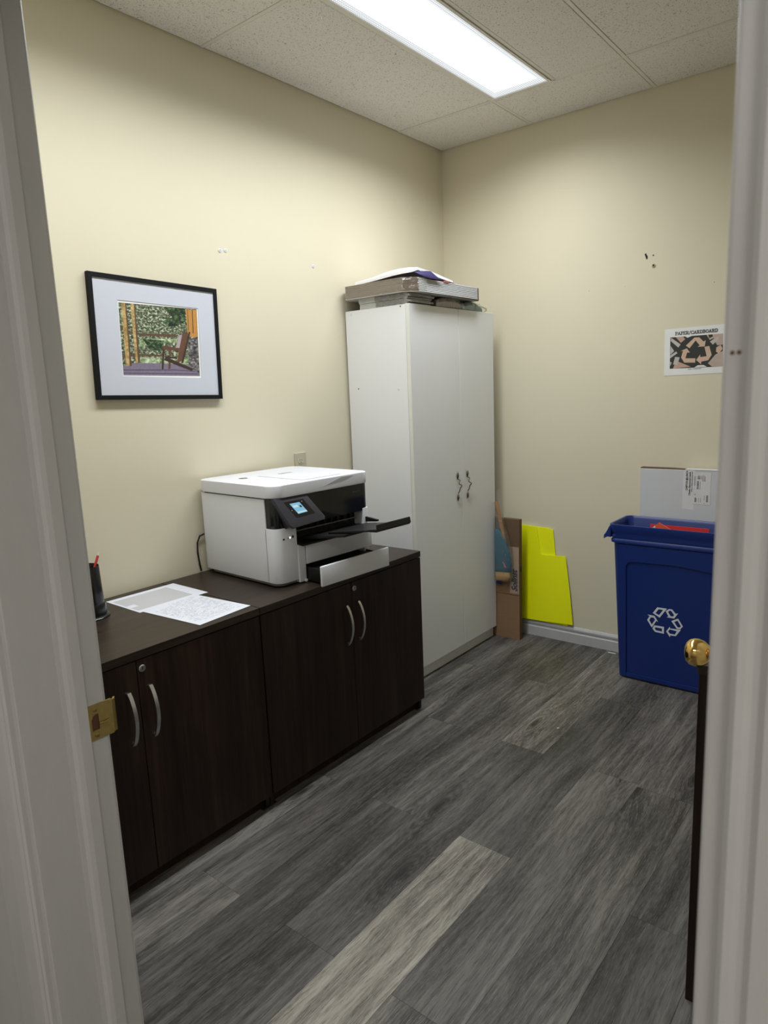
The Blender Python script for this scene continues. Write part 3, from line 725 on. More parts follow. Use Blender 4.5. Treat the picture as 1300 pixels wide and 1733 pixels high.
def dark_cabinet(label, y0, y1, x0=0.014, xf=0.575, group=None):
    t = thing('storage_cabinet', label, 'cabinet', ((x0+xf)/2, (y0+y1)/2, 0), 0, group)
    g = 0.0012
    b = nb(); box(b, x0, xf+0.001, y0+g, y1-g, HT-0.025, HT, 0.0012, 2); link('top', b, 'espresso_top', t)
    xb = xf-0.020
    for ya, yb in ((y0+g, y0+0.018), (y1-0.018, y1-g)):
        b = nb(); box(b, x0, xb, ya, yb, 0.004, HT-0.025, 0.0006, 1); link('side_panel', b, 'espresso', t)
    b = nb(); box(b, x0, x0+0.006, y0+0.018, y1-0.018, 0.05, HT-0.025); link('back_panel', b, 'espresso', t)
    b = nb(); box(b, x0+0.006, xb-0.001, y0+0.018, y1-0.018, 0.050, 0.068); link('bottom_panel', b, 'espresso', t)
    b = nb(); box(b, xb-0.034, xb-0.018, y0+0.018, y1-0.018, 0.0, 0.050); link('kick_plate', b, 'espresso', t)
    for ya, yb in ((y0+g, y0+0.03), (y1-0.03, y1-g)):
        b = nb(); box(b, xb-0.016, xb-0.001, ya, yb, 0.0, 0.0045); link('foot', b, 'cord_black', t)
    ym = (y0+y1)/2
    for side, (ya, yb) in ((-1, (y0+0.003, ym-0.0013)), (1, (ym+0.0013, y1-0.003))):
        b = nb(); box(b, xb+0.001, xf, ya, yb, 0.054, HT-0.0285, 0.0012, 2); d = link('door', b, 'espresso', t)
        b = nb(); bow_handle(b, xf, ym + side*0.034, 0.462, 0.618); h = link('handle', b, 'brushed_aluminium', d, True); h['label'] = 'bowed brushed-metal handle'
        if side == 1:
            b = nb(); lathe(b, [(0.0105, 0.0), (0.0105, 0.002), (0.009, 0.0035), (0.0065, 0.0035), (0.0060, 0.0022), (0.0048, 0.0022), (0.0045, 0.0036), (0.0001, 0.0036)], (xf, ym+0.016, 0.674), 'x', 20)
            lk = link('lock', b, 'lock_metal', d, True)
            b = nb(); box(b, xf+0.0034, xf+0.0040, ym+0.0152, ym+0.0168, 0.671, 0.677); box(b, xf+0.0034, xf+0.0040, ym+0.0145, ym+0.0175, 0.6755, 0.678)
            # keyway belongs to the lock: joined to its mesh as a second material
            me = bpy.data.meshes.new('tmp'); b.to_mesh(me); b.free()
            bb = bmesh.new(); bb.from_mesh(lk.data); k0 = len(bb.faces); me.transform(MAT_OF[lk].inverted()); bb.from_mesh(me); bpy.data.meshes.remove(me)
            bb.faces.ensure_lookup_table()
            for f in bb.faces[k0:]: f.material_index = 1
            bb.to_mesh(lk.data); bb.free(); lk.data.materials.append(M['black_hole'])
    return t
YC, WC = -1.108, 0.9085
dark_cabinet('dark brown two-door cabinet under the printer', YC-WC, YC, group='dark storage cabinets')
dark_cabinet('dark brown two-door cabinet under the papers and pen cup', YC-2*WC+0.002, YC-WC-0.0005, group='dark storage cabinets')

# dark cabinet end that peeks out beside the right door jamb
t = thing('side_cabinet', 'dark cabinet end just visible beside the right door jamb', 'cabinet', (2.2, -1.77, 0))
b = nb(); box(b, 1.915, 2.48, -1.965, -1.55, 0.0, 0.80, 0.001, 1); link('carcass', b, 'espresso', t)
b = nb(); box(b, 1.912, 2.482, -1.968, -1.547, 0.80, 0.822, 0.001, 1); link('top', b, 'espresso_top', t)

# ---- tall white wardrobe cabinet
XW, YA, YM, YB, HW = 0.392, -0.885, -0.478, -0.140, 1.790
t = thing('tall_cabinet', 'tall white two-door cabinet standing in the corner', 'cabinet', (0.2, -0.5, 0))
b = nb(); box(b, 0.014, XW-0.021, YA, YA+0.018, 0.0, HW, 0.0006, 1); sp = link('side_panel', b, 'white_melamine', t)
for x, z, m in ((0.075, 1.425, 'black_hole'), (0.345, 1.782, 'black_hole')):
    b = nb(); lathe(b, [(0.0035, 0.0), (0.0001, -0.0006)], (x, YA, z), 'y', 10); link('peg_hole', b, m, sp)
for x, z in ((0.05, 1.775), (0.318, 1.417)):
    b = nb(); lathe(b, [(0.006, 0.0), (0.0055, -0.0012), (0.0001, -0.0016)], (x, YA, z), 'y', 12); link('cam_cap', b, 'paper_white', sp, True)
b = nb(); box(b, 0.014, XW-0.021, YB-0.018, YB, 0.0, HW, 0.0006, 1); link('side_panel', b, 'white_melamine', t)
b = nb(); box(b, 0.014, XW-0.003, YA+0.0185, YB-0.0185, HW-0.018, HW-0.0005); link('top_panel', b, 'white_melamine', t)
b = nb(); box(b, 0.016, 0.022, YA+0.0185, YB-0.0185, 0.06, HW-0.019); link('back_panel', b, 'white_melamine', t)
b = nb(); box(b, 0.022, XW-0.022, YA+0.0185, YB-0.0185, 0.055, 0.073); link('bottom_panel', b, 'white_melamine', t)
b = nb(); box(b, XW-0.036, XW-0.022, YA+0.0185, YB-0.0185, 0.0, 0.055); link('plinth', b, 'white_melamine', t)
def leaf_handle(b, y, z0, z1, s):
    x = XW
    for z, up in ((z1-0.018, 1), (z0+0.020, -1)):      # pointed almond-shaped bosses
        n = 12; rings = []
        for i in range(n+1):
            u = i/n; zz = z + up*(u-0.5)*0.042; w = 0.0068*math.sin(math.pi*min(1, u*1.02))**0.8 + 0.0004
            rings.append([b.verts.new((x + 0.0015 + max(0, math.cos(a))*w*1.3, y + math.sin(a)*w, zz)) for a in [2*math.pi*k/10 for k in range(10)]])
        for r0, r1 in zip(rings, rings[1:]):
            for k in range(10): b.faces.new((r0[k], r0[(k+1) % 10], r1[(k+1) % 10], r1[k]))
        b.faces.new(rings[0][::-1]); b.faces.new(rings[-1])
    zt, zb = z1-0.036, z0+0.038
    pts = [(x+0.004, y, zt), (x+0.014, y+0.006*s, zt-0.008), (x+0.016, y-0.010*s, zt-0.022), (x+0.018, y-0.006*s, zt-0.026), (x+0.020, y+0.012*s, zt-0.034), (x+0.018, y+0.013*s, zt-0.039),
           (x+0.014, y+0.006*s, zt-0.046), (x+0.010, y+0.005*s, (zt-0.046)*0.45+zb*0.55), (x+0.004, y, zb)]
    tube(b, pts, [0.0022, 0.0024, 0.0024, 0.0026, 0.0026, 0.003, 0.003, 0.003, 0.0026], 8)
for ya, yb, yh, z0, z1 in ((YA, YM-0.001, YM-0.042, 0.843, 0.993), (YM+0.001, YB, YM+0.050, 0.843, 0.993)):
    b = nb(); box(b, XW-0.0195, XW, ya, yb, 0.062, HW+0.001, 0.0016, 2, 0)
    d = link('door', b, 'white_melamine', t)
    if ya == YA:
        b = nb(); box(b, XW-0.0190, XW-0.0005, ya-0.0004, ya+0.0004, 0.063, HW); link('edge_band', b, 'door_edge_cream', d)
    b = nb(); leaf_handle(b, yh, z0, z1, 1); h = link('handle', b, 'pewter', d, True); h['label'] = 'dark pewter handle with twisted wire and leaf-shaped ends'

# ---- printer
PA, PB, PZ = 0.46, 0.49, 0.371
pr = thing('printer', 'white and black multifunction printer with its paper tray pulled out', 'printer', (0.020, -1.811, HT), -0.0567)
def pl(name, b, mats, parent=None, smooth=False): return link(name, b, mats, parent or pr, smooth, local=True)
b = nb(); prism(b, rrect(0.02, PA-0.015, 0.012, PB-0.012, 0.03, 5), 0.004, 0.020, 'z'); pl('base', b, 'printer_grey')
for x, y in ((0.05, 0.04), (0.40, 0.04), (0.05, 0.45), (0.40, 0.45)):
    b = nb(); lathe(b, [(0.012, 0.0), (0.012, 0.005)], (x, y, 0), 'z', 12); pl('foot', b, 'cord_black')
b = nb(); prism(b, rrect(0.0, 0.405, 0.0, PB, 0.02, 6, (0, 1, 1, 0)), 0.016, 0.3215, 'z', 0, 0.002); pl('body', b, 'printer_white', smooth=True)
b = nb(); prism(b, [(p[0], p[1]) for p in rrect(0.400, PA, 0.0, 0.094, 0.034, 8, (0, 0, 0, 1))], 0.016, 0.216, 'z', 0, 0.002); lb = pl('corner_block', b, 'printer_white', smooth=True)
b = nb(); prism(b, rrect(0.400, PA-0.004, 0.449, PB, 0.02, 5, (1, 0, 0, 0)), 0.016, 0.226, 'z', 0, 0.0015); pl('corner_block', b, 'printer_white', smooth=True)
b = nb(); box(b, PA-0.030, PA+0.004, 0.094, 0.1285, 0.004, 0.146, 0.003, 2); box(b, PA-0.028, PA+0.010, 0.118, 0.129, 0.002, 0.012, 0.002, 1); pl('tray_guide', b, 'printer_white')
b = nb(); box(b, PA-0.0006, PA+0.0006, 0.030, 0.038, 0.174, 0.180); pl('usb_port', b, 'printer_black', lb)
b = nb(); box(b, PA-0.0006, PA+0.0012, 0.060, 0.066, 0.176, 0.182, 0.0004, 1); pl('status_light', b, 'led', lb)
b = nb(); box(b, PA-0.0006, PA+0.0008, 0.050, 0.058, 0.175, 0.181); pl('button', b, 'printer_light_grey', lb)
b = nb(); box(b, PA-0.0006, PA+0.0010, 0.073, 0.080, 0.176, 0.185); pl('power_button', b, 'printer_black', lb)
b = nb(); prism(b, rrect(0.400, PA-0.005, 0.004, PB-0.002, 0.030, 8, (1, 0, 0, 1)), 0.2165, 0.3245, 'z', 0, 0.001)
fp = pl('front_panel', b, 'printer_dark', smooth=True); fp['label'] = 'glossy black front panel'
tb = text_bm('OfficeJet Pro', 0.0085); b = nb(); merge(b, tb, frame_matrix((PA-0.0046, 0.395, 0.296), (0, 1, 0), (0, 0, 1))); pl('lettering', b, 'printer_grey', fp)
# output slot: dark interior with ribs
b = nb(); box(b, 0.402, 0.408, 0.095, 0.448, 0.067, 0.217); pl('output_slot', b, 'printer_black')
for i in range(9):
    b = nb(); y = 0.125 + i*0.036; box(b, 0.408, 0.420, y, y+0.003, 0.180, 0.214); pl('roller_rib', b, 'printer_black')
b = nb(); box(b, 0.420, 0.424, 0.10, 0.445, 0.186, 0.190); pl('paper_guide', b, 'printer_grey')
# tilted control panel with touch screen
o0 = Vector((PA-0.004, 0.0, 0.326)); tilt = R(24)
uu = Vector((0, 1, 0)); vv = Vector((-math.sin(tilt), 0, math.cos(tilt)))
cpm = frame_matrix(o0, uu, vv)      # x along the width, y up the panel, z outwards
b = nb(); prism(b, [(-0.002, 0.002), (0.150, 0.002), (0.205, -0.098), (0.200, -0.108), (0.047, -0.116), (0.034, -0.104)], -0.010, 0.003, 'z', 0, 0.002)
bmesh.ops.transform(b, matrix=cpm, verts=b.verts[:])
cp = pl('control_panel', b, 'printer_panel', smooth=True)
b = nb(); prism(b, [(0.004, 0.0), (0.148, 0.0), (0.190, -0.10), (0.045, -0.105)], -0.052, -0.010, 'z'); bmesh.ops.transform(b, matrix=cpm, verts=b.verts[:]); pl('panel_back', b, 'printer_black', cp)
b = nb(); prism(b, [(0.040, -0.018), (0.130, -0.018), (0.163, -0.078), (0.073, -0.081)], 0.0031, 0.0038, 'z'); bmesh.ops.transform(b, matrix=cpm, verts=b.verts[:]); pl('screen_bezel', b, 'printer_black', cp)
b = nb(); prism(b, [(0.062, -0.027), (0.108, -0.027), (0.131, -0.067), (0.086, -0.069)], 0.0039, 0.0043, 'z'); bmesh.ops.transform(b, matrix=cpm, verts=b.verts[:])
for q in ([(0.070, -0.035), (0.094, -0.035), (0.099, -0.044), (0.075, -0.044)], [(0.083, -0.061), (0.126, -0.060), (0.129, -0.065), (0.086, -0.066)]):
    c_ = nb(); prism(c_, q, 0.0043, 0.0045, 'z'); merge(b, c_, cpm, 1)
c_ = nb(); prism(c_, [(0.101, -0.039), (0.110, -0.039), (0.114, -0.047), (0.105, -0.047)], 0.0043, 0.0045, 'z'); merge(b, c_, cpm, 2)
sc = pl('touch_screen', b, ['lcd', 'lcd_light', 'printer_panel'], cp); sc['label'] = 'small lit blue touch screen'
for q in ((0.120, -0.026), (0.063, -0.052)):
    b = nb(); box(b, q[0]-0.0015, q[0]+0.0015, q[1]-0.0015, q[1]+0.0015, 0.0039, 0.0042); bmesh.ops.transform(b, matrix=cpm, verts=b.verts[:]); pl('touch_key', b, 'printer_light_grey', cp)
# output tray that reaches out and upwards
b = nb()
prism(b, [(0.408, 0.150), (0.487, 0.143), (0.487, 0.149), (0.408, 0.160)], 0.098, 0.470, 'y')
b2 = pl('output_tray', b, 'printer_tray'); b2['label'] = 'black output tray with raised end lip'
def tray_piece(name, a0, z0, a1, z1, b0, b1, c0, c1, th, parent):
    """flat tray leaf between depth a0 and a1, edges b0..b1 tapering to c0..c1"""
    b = nb(); vs = []
    for dz in (0, -th): vs.append([b.verts.new(p) for p in ((a0, b0, z0+dz), (a0, b1, z0+dz), (a1, c1, z1+dz), (a1, c0, z1+dz))])
    T, Bm = vs; b.faces.new(T); b.faces.new(Bm[::-1])
    for k in range(4): b.faces.new((T[k], T[(k+1) % 4], Bm[(k+1) % 4], Bm[k]))
    return pl(name, b, 'printer_tray', parent)
tray_piece('tray_leaf', 0.40, 0.158, 0.600, 0.178, 0.135, 0.470, 0.200, 0.450, 0.008, b2)
tray_piece('tray_extension', 0.50, 0.174, 0.715, 0.203, 0.215, 0.430, 0.235, 0.405, 0.006, b2)
b = nb(); prism(b, [(0.700, 0.196), (0.738, 0.199), (0.745, 0.207), (0.741, 0.226), (0.737, 0.226), (0.738, 0.209), (0.700, 0.204)], 0.222, 0.402, 'y'); pl('tray_lip', b, 'printer_tray', b2)
b = nb(); prism(b, [(0.43, 0.166), (0.52, 0.176), (0.52, 0.183), (0.43, 0.192)], 0.462, 0.472, 'y'); pl('tray_guide_rail', b, 'printer_tray', b2)
# upper cassette (closed) and lower cassette (pulled out)
def tray_front(b, a, b0, b1, z0, z1, th=0.009):
    box(b, a-th, a, b0, b1, z0, z1, 0.004, 3)
b = nb(); tray_front(b, PA+0.006, 0.131, 0.486, 0.066, 0.143, 0.020); up = pl('upper_paper_tray', b, 'printer_white', smooth=True)
b = nb(); box(b, 0.36, PA-0.010, 0.140, 0.478, 0.072, 0.140); pl('tray_bin', b, 'printer_black', up)
b = nb(); tray_front(b, 0.572, 0.104, 0.468, 0.0015, 0.0775, 0.010); lo = pl('lower_paper_tray', b, 'printer_white', smooth=True); lo['label'] = 'pulled-out lower paper tray'
b = nb(); box(b, 0.34, 0.562, 0.1305, 0.462, 0.006, 0.012); box(b, 0.34, 0.562, 0.1305, 0.136, 0.012, 0.056); box(b, 0.34, 0.562, 0.456, 0.462, 0.012, 0.056); pl('tray_bin', b, 'printer_black', lo)
b = nb(); box(b, 0.345, 0.540, 0.1365, 0.456, 0.046, 0.050); pl('tray_plate', b, 'printer_tray', lo)
b = nb(); box(b, 0.415, 0.452, 0.455, 0.474, 0.052, 0.066); pl('tray_guide', b, 'printer_light_grey')
# lid with document feeder
b = nb(); prism(b, rrect(-0.006, PA+0.004, -0.006, PB+0.004, 0.045, 8, (1, 1, 1, 1)), 0.3275, PZ, 'z', 0, 0.003); lid = pl('lid', b, 'printer_white', smooth=True)
b = nb(); prism(b, rrect(0.003, PA-0.008, 0.003, PB-0.006, 0.040, 6), 0.3215, 0.3275, 'z'); pl('lid_gap', b, 'printer_black')
b = nb(); prism(b, rrect(0.150, 0.425, 0.170, 0.372, 0.012, 4), PZ-0.001, PZ+0.0035, 'z', 0, 0.0015); pl('feeder_cover', b, 'printer_white', lid, True)
b = nb(); prism(b, [(0.235, 0.3435), (0.330, 0.366), (0.395, 0.3655), (0.372, 0.358), (0.345, 0.3520)], PA-0.012, PA+0.0046, 'x'); pl('feeder_exit', b, 'printer_light_grey', lid)
b = nb(); box(b, 0.19, 0.21, 0.245, 0.305, PZ+0.0035, PZ+0.0050, 0.0006, 1); pl('feeder_grip', b, 'printer_light_grey', lid)
b = nb(); lathe(b, [(0.0185, 0.0), (0.0185, 0.0006), (0.0165, 0.0006), (0.0165, 0.0)], (0.150, 0.105, PZ), 'z', 32)
tb = text_bm('hp', 0.024, 0.0006, 0.25); merge(b, tb, frame_matrix((0.155, 0.092, PZ+0.0006), (0, 1, 0), (-1, 0, 0)), 0); pl('logo', b, 'printer_light_grey', lid)
# power cord dropping behind
b = nb(); tube(b, [(0.004, -1.822, HT+0.003), (0.006, -1.828, HT+0.03), (0.006, -1.833, HT+0.08), (0.008, -1.832, HT+0.12), (0.011, -1.820, HT+0.145), (0.012, -1.80, HT+0.150)], 0.0035, 8)
link('power_cord', b, 'cord_black', pr, True)['label'] = 'black power cord behind the printer'

# ---- sheets of paper on the dark cabinet
def sheet(name, label, pts, z, th, mat, cat='paper'):
    b = nb(); prism(b, pts, z, z+th, 'z'); c = (sum(p[0] for p in pts)/len(pts), sum(p[1] for p in pts)/len(pts), z)
    return tag(link(name, b, mat, loc=c), label, cat)
pA = [(0.055, -2.262), (0.059, -1.992), (0.276, -1.995), (0.272, -2.265)]
s1 = sheet('paper_sheet', 'white sheet with a large grey printed block, lying nearer the wall', pA, HT+0.0001, 0.0004, 'paper_white')
b = nb(); prism(b, [(0.081, -2.252), (0.084, -2.040), (0.250, -2.042), (0.247, -2.256)], HT+0.0005, HT+0.0007, 'z'); link('print_block', b, 'paper_print_grey', s1)
b = nb(); prism(b, [(0.172, -2.2545), (0.172, -2.226), (0.203, -2.226), (0.202, -2.2550)], HT+0.0007, HT+0.0009, 'z'); link('print_patch', b, 'paper_white', s1)
O = Vector((0.272, -2.255)); U = (Vector((0.255, -2.033)) - O).normalized(); V = Vector((-U.y, U.x))*-1    # U along the text lines, V down the page
LW, LH = 0.216, 0.279
def PP(u, v): p = O + U*u + V*v; return (p.x, p.y)
s2 = sheet('paper_sheet', 'white printed form with small text rows, lying at the cabinet front edge', [PP(0, 0), PP(LW, 0), PP(LW, LH), PP(0, LH)], HT+0.0009, 0.0004, 'paper_white')
rng = random.Random(3)
b = nb()
v = 0.018
while v < 0.255:
    u = 0.018 + (0.07 if v < 0.03 else rng.choice([0, 0, 0, 0.01]))
    while u < 0.195:
        w = rng.uniform(0.004, 0.02)
        if rng.random() < 0.74:
            h = rng.uniform(0.0009, 0.0019)
            prism(b, [PP(u, v), PP(u+w, v), PP(u+w, v+h), PP(u, v+h)], HT+0.0013, HT+0.00145, 'z')
        u += w + rng.uniform(0.002, 0.008)
    v += rng.choice([0.0055, 0.006, 0.008])
link('printed_text', b, 'ink_grey', s2)['kind'] = 'stuff'

# ---- pen cup and pencil
cx, cy = 0.166, -2.380
t = thing('pen_cup', 'glossy black tiered pen cup beside the left door jamb', 'pen holder', (cx, cy, HT))
b = nb(); lathe(b, [(0.062, 0.0), (0.062, 0.004), (0.058, 0.008), (0.054, 0.009)], (cx, cy, HT), 'z', 40); link('base', b, 'cup_black', t, True)
b = nb(); lathe(b, [(0.054, 0.006), (0.0535, 0.014), (0.052, 0.042), (0.0505, 0.046), (0.048, 0.047)], (cx, cy, HT), 'z', 40); link('lower_tier', b, 'cup_black', t, True)
b = nb(); lathe(b, [(0.0485, 0.044), (0.047, 0.08), (0.0445, 0.168), (0.0435, 0.170), (0.0425, 0.168), (0.0435, 0.05), (0.0001, 0.05)], (cx, cy, HT), 'z', 40); link('upper_tier', b, 'cup_black', t, True)
p0, p1 = Vector((0.166, -2.390, HT+0.056)), Vector((0.176, -2.330, 0.936)); d = (p1-p0)
b = nb(); tube(b, [p0, p0+d*0.93], 0.0042, 6)
pen = thing('pencil', 'red pencil with white tip standing in the black pen cup', 'pencil', p0)
link('barrel', b, 'pencil_red', pen)
b = nb(); tube(b, [p0+d*0.93, p0+d*0.935, p0+d*1.0], [0.0034, 0.0030, 0.0026], 8); link('eraser', b, 'pencil_white', pen)

# ---- framed picture on the left wall (hangs slightly crooked)
t = thing('picture_frame', 'black framed porch photograph in a white mat on the left wall', 'picture', (0, -1.9165, 1.41))
cy, cz, rot = -1.9165, 1.6267, R(-1.6)
def FR(u, v): return (cy + u*math.cos(rot) - v*math.sin(rot), cz + u*math.sin(rot) + v*math.cos(rot))
hw, hh, m_ = 0.265, 0.2125, 0.0155
o4 = [FR(-hw, -hh), FR(hw, -hh), FR(hw, hh), FR(-hw, hh)]; i4 = [FR(-hw+m_, -hh+m_), FR(hw-m_, -hh+m_), FR(hw-m_, hh-m_), FR(-hw+m_, hh-m_)]
for k in range(4):
    b = nb(); prism(b, [o4[k], o4[(k+1) % 4], i4[(k+1) % 4], i4[k]], 0.002, 0.0195, 'x', 0, 0.001); link('frame_rail', b, 'frame_black', t)
b = nb(); prism(b, [FR(-hw+0.004, -hh+0.004), FR(hw-0.004, -hh+0.004), FR(hw-0.004, hh-0.004), FR(-hw+0.004, hh-0.004)], 0.001, 0.006, 'x'); link('backing', b, 'cardboard', t)
b = nb(); ring_prism(b, i4, MAT_OPEN, 0.012, 0.0142, 'x'); mt = link('mat', b, 'mat_board', t)
b = nb(); ring_prism(b, [(p[0]*1.0, p[1]) for p in MAT_OPEN], PRINT, 0.0112, 0.0122, 'x'); link('mat_bevel', b, 'mat_bevel', mt)
names = ['pr_foliage'] + sorted({'pr_'+k for k, _ in PICTURE})
b = nb(); prism(b, PRINT, 0.008, 0.0108, 'x', 0)
for n, (k, pts) in enumerate(PICTURE):
    f = b.faces.new([b.verts.new((0.01085 + 0.00001*n, p[0], p[1])) for p in pts]); f.material_index = names.index('pr_'+k)
link('print', b, names, t)

# ---- duplex outlet behind the printer
t = thing('power_outlet', 'ivory duplex wall outlet just above the printer', 'outlet', (0, -1.2335, 1.092))
oy, oz = -1.2335, 1.092
b = nb(); box(b, 0.0, 0.006, oy-0.035, oy+0.035, oz-0.057, oz+0.057, 0.0022, 2); link('cover_plate', b, 'outlet_ivory', t)
for dz in (0.0195, -0.0195):
    b = nb(); prism(b, [(oy + 0.0165*math.cos(a), oz + dz + max(-0.0125, min(0.0125, 0.0165*math.sin(a)))) for a in [2*math.pi*i/24 for i in range(24)]], 0.006, 0.0078, 'x'); rc = link('receptacle', b, 'outlet_face', t)
    b = nb()
    for s in (-1, 1): box(b, 0.0078, 0.0082, oy+s*0.0063-0.0010, oy+s*0.0063+0.0010, oz+dz+0.0005, oz+dz+0.0085)
    lathe(b, [(0.0023, 0.0078), (0.0023, 0.0082)], (0, oy, oz+dz-0.0065), 'x', 10); link('slot', b, 'black_hole', rc)
b = nb(); lathe(b, [(0.0032, 0.006), (0.0025, 0.0075), (0.0001, 0.0077)], (0, oy, oz), 'x', 12); link('screw', b, 'outlet_ivory', t, True)

# ---- PAPER/CARDBOARD poster on the far wall
t = thing('recycling_sign', 'white paper poster with recycling arrows reading PAPER/CARDBOARD', 'sign', (1.37, -0.001, 1.428))
pts = [(1.2345, 1.4270), (1.5135, 1.4300), (1.5115, 1.6450), (1.2330, 1.6412)]
b = nb(); prism(b, pts, -0.0012, -0.0006, 'y'); link('sheet', b, 'sg_white', t)
names = sorted({'sg_'+k for k, _ in SIGN})
b = nb()
for n, (k, q) in enumerate(SIGN):
    y = -0.00125 - 0.00002*n
    f = b.faces.new([b.verts.new((p[0], y, p[1])) for p in q]); f.material_index = names.index('sg_'+k)
link('picture_print', b, names, t)
# slab-serif title drawn from strokes (unit box 0..1 high)
GL = {
 'P': (0.78, [[(0.18,0),(0.18,1)], [(0.18,1),(0.52,1),(0.70,0.88),(0.72,0.74),(0.66,0.58),(0.50,0.48),(0.18,0.48)], [(0.0,0),(0.42,0)], [(0.0,1),(0.2,1)]]),
 'A': (0.92, [[(0.10,0),(0.46,1)], [(0.46,1),(0.82,0)], [(0.24,0.36),(0.68,0.36)], [(0.0,0),(0.26,0)], [(0.64,0),(0.94,0)]]),
 'E': (0.80, [[(0.18,0),(0.18,1)], [(0.0,1),(0.70,1),(0.70,0.80)], [(0.18,0.52),(0.52,0.52)], [(0.0,0),(0.74,0),(0.74,0.22)]]),
 'R': (0.90, [[(0.18,0),(0.18,1)], [(0.0,1),(0.52,1),(0.70,0.88),(0.72,0.74),(0.66,0.60),(0.50,0.50),(0.18,0.50)], [(0.44,0.50),(0.74,0.0)], [(0.0,0),(0.38,0)], [(0.64,0),(0.92,0)]]),
 '/': (0.56, [[(0.04,-0.12),(0.50,1.08)]]),
 'C': (0.84, [[(0.74,0.70),(0.72,0.86),(0.58,0.98),(0.40,1.0),(0.20,0.90),(0.08,0.66),(0.06,0.44),(0.14,0.18),(0.32,0.02),(0.52,0.0),(0.72,0.10),(0.78,0.22)], [(0.74,0.66),(0.74,1.0)]]),
 'D': (0.90, [[(0.18,0),(0.18,1)], [(0.0,1),(0.46,1),(0.66,0.90),(0.78,0.70),(0.80,0.46),(0.72,0.20),(0.56,0.04),(0.40,0.0),(0.0,0.0)]]),
 'B': (0.84, [[(0.18,0),(0.18,1)], [(0.0,1),(0.48,1),(0.64,0.90),(0.66,0.74),(0.58,0.58),(0.44,0.53),(0.18,0.53)], [(0.44,0.53),(0.66,0.44),(0.74,0.28),(0.68,0.10),(0.50,0.0),(0.0,0.0)]]),
 'O': (0.90, [[(0.44,1.0),(0.24,0.94),(0.10,0.74),(0.06,0.50),(0.10,0.24),(0.26,0.05),(0.44,0.0),(0.62,0.05),(0.78,0.24),(0.82,0.50),(0.78,0.74),(0.62,0.94),(0.44,1.0)]]),
}
def stroke_text(s, height, weight, total):
    adv = sum(GL[c][0] + 0.09 for c in s); sx = total/(adv*height)
    b = nb(); x = 0.0; nst = 0
    for c in s:
        w, strokes = GL[c]
        for st in strokes:
            for p, q in zip(st, st[1:]):
                P = Vector(((x+p[0])*height*sx, p[1]*height)); Q = Vector(((x+q[0])*height*sx, q[1]*height)); e = (Q-P).normalized()*weight*0.35
                nst += 1; slab_line(b, P-e, Q+e, weight, 0.0, 0.0002 + nst*0.000006)
        x += w + 0.09
    return b
b = nb(); merge(b, stroke_text('PAPER/CARDBOARD', 0.0128, 0.0030, 0.185), frame_matrix((1.2805, -0.0013, 1.6122), (1, 0, 0.0066), (0, 0, 1))); link('title_lettering', b, 'ink', t)
tb = text_bm('PAPER + CARDBOARD', 0.0062, 0.0002); w = text_width(tb); b = nb(); merge(b, tb, frame_matrix((1.3417, -0.0013, 1.4508), (1, 0, 0.02), (0, 0, 1)) @ Matrix.Diagonal((0.0595/w, 1, 1, 1))); link('caption_lettering', b, 'ink', t)

# ---- white carton behind the bin
t = thing('white_carton', 'flat white shipping carton leaning behind the blue bin', 'box', (1.44, -0.04, 0))
b = nb(); box(b, 1.154, 1.655, -0.055, -0.016, 0.0, 0.988, 0.0012, 1); bd = link('carton_body', b, 'box_white', t)
b = nb(); prism(b, [(1.154, 0.9882), (1.360, 0.9882), (1.360, 0.9905), (1.300, 0.9930), (1.154, 0.9935)], -0.053, -0.018, 'y'); link('top_flap', b, 'cardboard_dark', t)
b = nb(); box(b, 1.362, 1.655, -0.0562, -0.018, 0.9882, 0.9925, 0.001, 1); link('top_flap', b, 'box_label', t)
b = nb(); box(b, 1.3535, 1.4050, -0.0554, -0.0550, 0.80, 0.988); link('tape', b, 'box_label', bd)
b = nb(); box(b, 1.397, 1.476, -0.0558, -0.0552, 0.829, 0.977); lab = link('shipping_label', b, 'box_label', bd)
b = nb()
YL = -0.0560
def vtext(s, x, z0, z1, height, bold=0.0004):
    """lettering that reads upwards along z"""
    tb = text_bm(s, height*1.35, bold); w = text_width(tb)
    merge(b, tb, frame_matrix((x, YL, z0), (0, 0, 1), (-1, 0, 0)) @ Matrix.Diagonal(((z1-z0)/w, 1, 1, 1)))
vtext('CHEFTOS @LUNCH', 1.3745, 0.892, 0.984, 0.0088); vtext('Classic Flavoured Leads', 1.3870, 0.868, 0.980, 0.0076); vtext('Plant Manufactured', 1.3958, 0.886, 0.981, 0.0042, 0.0002)
link('carton_lettering', b, 'ink', bd)
rng = random.Random(11); b = nb()
def bars(x0, x1, z0, z1, n):
    z = z0
    while z < z1:
        h = rng.choice([0.0008, 0.0014, 0.002]); box(b, x0, x1, YL-0.0001, YL, z, min(z+h, z1)); z += h + rng.choice([0.0009, 0.0015])
bars(1.416, 1.424, 0.900, 0.939, 14); bars(1.4585, 1.4665, 0.842, 0.873, 12); bars(1.418, 1.430, 0.947, 0.963, 7)
for x, z0, z1 in ((1.4035, 0.915, 0.962), (1.4075, 0.918, 0.962), (1.4290, 0.900, 0.937), (1.4330, 0.948, 0.964), (1.4375, 0.938, 0.966), (1.4420, 0.938, 0.968), (1.4465, 0.938, 0.964), (1.4505, 0.938, 0.962), (1.4245, 0.838, 0.858), (1.4335, 0.838, 0.859), (1.4495, 0.850, 0.872), (1.4495, 0.832, 0.838), (1.4025, 0.898, 0.902)):
    z = z0
    while z < z1:
        h = min(rng.uniform(0.0015, 0.006), z1-z); box(b, x, x+0.0016, YL-0.0001, YL, z, z+h); z += h + 0.0010
